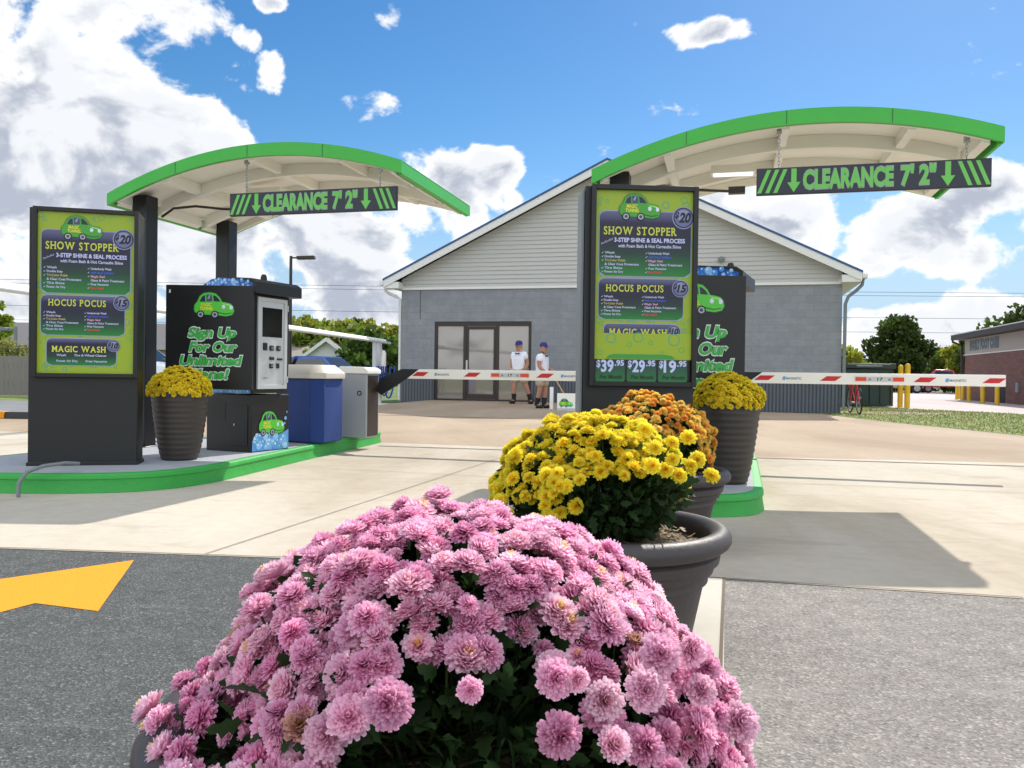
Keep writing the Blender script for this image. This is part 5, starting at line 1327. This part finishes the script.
# ------------------------------------------------------------------ vehicles
def car(loc,rz,kind,m,label,cat='car'):
    t=thing({'pickup':'pickup_truck'}.get(kind,'parked_car'),label,cat,loc,rz); W=.88
    prof={'sedan':[(-2.25,.35),(-2.3,.6),(-2.2,.88),(-1.5,.95),(-.95,1.38),(-.3,1.45),(.35,1.42),(1.0,.98),(1.9,.86),(2.25,.68),(2.28,.35)],
          'suv':[(-2.25,.4),(-2.3,.7),(-2.25,1.0),(-2.05,1.6),(-1.6,1.72),(.1,1.70),(.85,1.14),(1.9,1.04),(2.25,.8),(2.28,.4)],
          'pickup':[(-2.7,.5),(-2.7,1.12),(-1.0,1.14),(-.9,1.72),(-.6,1.8),(.4,1.78),(1.05,1.2),(2.3,1.1),(2.6,.85),(2.62,.5)]}[kind]
    def yw(z): return W if z<1.0 else W-.28*(z-1.0)
    n=len(prof); mb=MB(); vs=[(x,-yw(z),z) for x,z in prof]+[(x,yw(z),z) for x,z in prof]
    mb.add(vs,[tuple(range(n)),tuple(range(n,2*n))[::-1]]+[(i,i+n,(i+1)%n+n,(i+1)%n) for i in range(n)]); mb.build('body',m,t,bevel=.05)
    gl={'sedan':[(-1.35,.98),(-.9,1.33),(.3,1.36),(.85,1.0)],'suv':[(-2.0,1.1),(-1.9,1.55),(.05,1.58),(.7,1.16)],'pickup':[(-.85,1.2),(-.78,1.66),(.35,1.68),(.85,1.24)]}[kind]
    for sg in (1,-1):
        mb=MB(); k=[(x,sg*(yw(z)+.006),z) for x,z in gl]; mb.add(k,[(0,1,2,3)]); mb.build('window',M['shade_glass'],t)
    fx=[p for p in prof if p[0]>0][:2] if kind!='sedan' else [(.35,1.42),(1.0,.98)]
    a=Vector((fx[0][0],0,fx[0][1]));b_=Vector((fx[1][0],0,fx[1][1])); nn=Vector((-(b_.z-a.z),0,(b_.x-a.x))).normalized()*.008
    a2=a.lerp(b_,.1)+nn;b2=a.lerp(b_,.9)+nn; mb=MB(); mb.add([(a2.x,-.62,a2.z),(a2.x,.62,a2.z),(b2.x,.7,b2.z),(b2.x,-.7,b2.z)],[(0,1,2,3)]); mb.build('windscreen',M['shade_glass'],t)
    for x in (-1.45 if kind!='pickup' else -1.75,1.45 if kind!='pickup' else 1.7):
        for sg in (1,-1):
            r=.34 if kind=='sedan' else .38; mb=MB(); y0=sg*(W-.2);y1=sg*(W+.01); mb.tube([(x,y0,r),(x,y1,r)],r,24); wl=mb.build('wheel',M['tyre'],t,smooth=40)
            mb=MB(); mb.tube([(x,y1,r),(x,y1+sg*.01,r)],r*.6,16); mb.build('rim',M['rim'],wl)
    for sg in (1,-1):
        mb=MB(); mb.box(2.2 if kind!='pickup' else 2.56,2.3 if kind!='pickup' else 2.65,sg*.6-.16,sg*.6+.16,.66,.80); mb.build('headlight',M['lightgrey'],t,bevel=.02)
    return t
Y=40; car((px2(330,Y),Y,0),R(-28),'suv',M['carblue'],'blue car parked behind the blue bin')
Y=27; car((px2(138,Y),Y,0),R(-12),'suv',M['carwhite'],'white car seen between the left menu board and the kiosk')
Y=62; car((px2(938,Y),Y,0),R(170),'pickup',M['carred'],'red pickup truck parked left of the brick building','truck')
Y=66; car((px2(906,Y),Y,0),R(-15),'sedan',M['carsilver'],'silver car partly behind the pair of yellow bollards')
# far blue bin
mb=MB(); mb.lathe([(0,0),(.2,0),(.24,.05),(.26,.62),(.2,.74),(0,.76)],24); o=mb.build('blue_barrel',M['bluevinyl'],None,(px2(203,17),17,0),smooth=40); tag(o,'small blue bin far behind the left kiosk','bin')

# ------------------------------------------------------------------ right side: bollards, dumpster, bicycle, brick building
def bollard(px,py,Y,h,r,label,group):
    x=px2(px,Y); t=MB(); t.lathe([(0,h),(r*.6,h-.01),(r*.95,h-.05),(r,h-.09),(r,.0)],20); o=t.build('bollard',M['yellow'],None,(x,Y,0),smooth=40)
    return tag(o,label,'bollard',group)
bollard(900.5,0,28.4,1.46,.085,'left of the pair of tall yellow bollards beside the green dumpster','tall yellow bollards')
bollard(907.5,0,28.2,1.50,.09,'right of the pair of tall yellow bollards beside the green dumpster','tall yellow bollards')
for px,Y,lb in ((957.3,43,'yellow bollard farthest left before the brick building'),(960,44.5,'yellow bollard set just behind its neighbours at the brick building corner'),(963,41,'yellow bollard at the brick building corner, in front of the drainpipe'),(969.3,38.5,'yellow bollard standing alone right of the brick building corner'),(983,35.6,'yellow bollard left of the dark opening in the brick wall'),(997.5,33.6,'yellow bollard right of the dark opening in the brick wall')):
    bollard(px,0,Y,.98,.085 if Y>40 else .09,lb,'yellow bollards along the brick building')
Y=29; x=px2(869,Y)
t=thing('dumpster','dark green dumpster with flat lid behind the bicycle','dumpster',(x,Y,0),R(-6))
mb=MB(); mb.box(-.82,.82,0,1.5,.02,1.30); mb.build('body',M['dumpgreen'],t,bevel=.01)
mb=MB()
for xx in (-.80,-.3,.05,.4,.75): mb.box(xx-.03,xx+.03,-.05,-.002,.1,1.2)
mb.build('ribs',M['dumpgreen'],t)
mb=MB(); mb.box(-.9,.88,-.1,1.6,1.32,1.50); mb.build('lid',M['dumpgreen'],t,bevel=.02)
mb=MB(); mb.box(-.45,.4,-.106,-.101,1.40,1.43); mb.box(-.75,.7,-.106,-.101,1.46,1.475); mb.build('lid_edge',M['steel'],t)
# bicycle, seen almost end-on
Y=22.4; t=thing('bicycle','red bicycle leaning by the corner of the grey building','bicycle',(px2(855,Y),Y,.003),R(68))
def wheel(cx):
    mb=MB(); r=.33; pts=[(cx+r*math.cos(2*math.pi*i/28),0,r+.015+r*math.sin(2*math.pi*i/28)) for i in range(29)]; mb.tube(pts,.018,6,cap=False); w_=mb.build('wheel',M['tyre'],t,smooth=60)
    mb=MB()
    for i in range(14): a=2*math.pi*i/14; mb.tube([(cx,0,r+.015),(cx+.31*math.cos(a),0,r+.015+.31*math.sin(a))],.0025,4)
    mb.build('spokes',M['steel'],w_)
    mb=MB(); pts=[(cx+.305*math.cos(2*math.pi*i/28),0,r+.015+.305*math.sin(2*math.pi*i/28)) for i in range(29)]; mb.tube(pts,.01,5,cap=False); mb.build('rim',M['rim'],w_,smooth=60)
wheel(-.52); wheel(.52)
mb=MB(); bb=(-.08,0,.30);st=(-.22,0,.80);hd=(.34,0,.82);hb=(.38,0,.68);rw=(-.52,0,.345);fw=(.52,0,.345)
for a,b_ in ((bb,st),(st,hd),(bb,hb),(hd,hb),(bb,rw),(st,rw),(hb,fw)): mb.tube([a,b_],.018,8)
mb.build('frame',M['bikered'],t,smooth=60)
mb=MB(); mb.box(-.36,-.12,-.07,.07,.88,.93); mb.tube([(-.22,0,.8),(-.23,0,.9)],.012,8); mb.build('saddle',M['rubber'],t,bevel=.02)
mb=MB(); mb.tube([(.34,0,.82),(.33,0,.95),(.38,0,.97)],.014,8); mb.tube([(.30,-.28,.98),(.38,-.2,.98),(.38,0,.97),(.38,.2,.98),(.30,.28,.98)],.013,8); mb.build('handlebar',M['steel'],t,smooth=60)
mb=MB(); mb.tube([(-.08,-.09,.30),(-.08,.09,.30)],.03,10); mb.box(-.16,-.05,.09,.17,.16,.18); mb.box(-.12,0,-.17,-.09,.42,.44); mb.build('pedals',M['steel'],t)
mb=MB(); mb.box(.40,.46,-.07,.07,.70,.84); mb.build('front_bag',M['bikered'],t,bevel=.01)
t.rotation_euler=(0,0,R(80))

# brick building: its wall runs along +y of this frame, facing -x
cA=dep(964.5,380,42); 
t=thing('brick_building','brown brick building with pale upper band and lettering, at the right edge','building',(cA[0],42,0),YAW)
Ln=26; zb=.05; zs=2.28; zr=3.02
def B(mb,y0,y1,z0,z1,x0=0,x1=.2,mi=None): mb.box(x0,x1,y0,y1,z0,z1,mi)
mb=MB(); B(mb,-Ln,0,0,zs,0,.3); mb.box(.3,14,-.3,0,0,zs); mb.build('brick_wall',M['brick'],t)
mb=MB(); B(mb,-Ln,0,zs+.001,zr,-.02,.3); mb.box(.3,14,-.3,0,zs,zr); mb.build('upper_wall',M['sidingtan'],t)
mb=MB(); B(mb,-Ln-.4,.5,zr+.001,zr+.24,-.55,14.3); mb.build('roof',M['darkfascia'],t,bevel=.01)
mb=MB(); B(mb,-Ln-.4,.5,zs-.05,zs,-.03,-.001); B(mb,-Ln-.4,.5,zr+.2405,zr+.28,-.57,14.3); mb.build('ledge',M['trim'],t)
mb=MB(); mb.tube([(-.5,.35,zr+.1),(-.5,.3,zr-.1),(-.12,.1,zr-.3),(-.1,.06,0)],.06,8); mb.build('downspout',M['bronze'],t,smooth=60)
mb=MB(); B(mb,-6.4,-4.9,.02,.95,-.012,-.002); mb.build('service_opening',M['rubber'],t)
mb=MB(); B(mb,-12.3,-11.2,.02,1.75,-.03,-.002); dd=mb.build('door',M['sidegrey'],t,bevel=.004)
mb=MB(); B(mb,-11.95,-11.5,.9,1.5,-.036,-.031); mb.build('door_glass',M['shade_glass'],dd)
mb=MB(); mb.box(-.25,-.002,-11.5,-11.3,1.95,2.03); mb.build('wall_lamp',M['rubber'],t)
a=Art(); a.text('FAMILY FOOT CARE',0,0,.40,(12,12,14),1,w=4.6,bold=.11); a.build('lettering',t,(-.022,-.9,2.50),R(-90))
for yy in (-3.3,-8.3):
    mb=MB(); B(mb,yy,yy+.3,.5,.9,-.1,-.002); mb.build('meter_box',M['sidegrey'],t)

# overhead wires
for i,(z,Y,sag) in enumerate(((7.0,58,.9),(6.75,58,.9),(5.3,59,.7),(4.35,60,.6))):
    mb=MB(); mb.tube([(-90+18*k,Y,z+sag*((k-5)/5)**2*1.0) for k in range(11)],.013,5)
    tag(mb.build('overhead_wire',M['rubber'],smooth=60),'%s overhead wire crossing the sky behind the building'%(('highest','second highest','third highest','lowest')[i]),'wire','overhead wires')
for xx in (-88,88):
    mb=MB(); mb.tube([(xx,58.6,0),(xx,58.6,9)],.14,10); mb.box(xx-.06,xx+.06,57.4,60.2,8.1,8.25); 
    if xx>0: tag(mb.build('utility_pole',M['bark'],smooth=60),'wooden utility pole carrying the wires, far right','utility pole')
    else: tag(mb.build('utility_pole',M['bark'],smooth=60),'wooden utility pole carrying the wires, far left','utility pole')
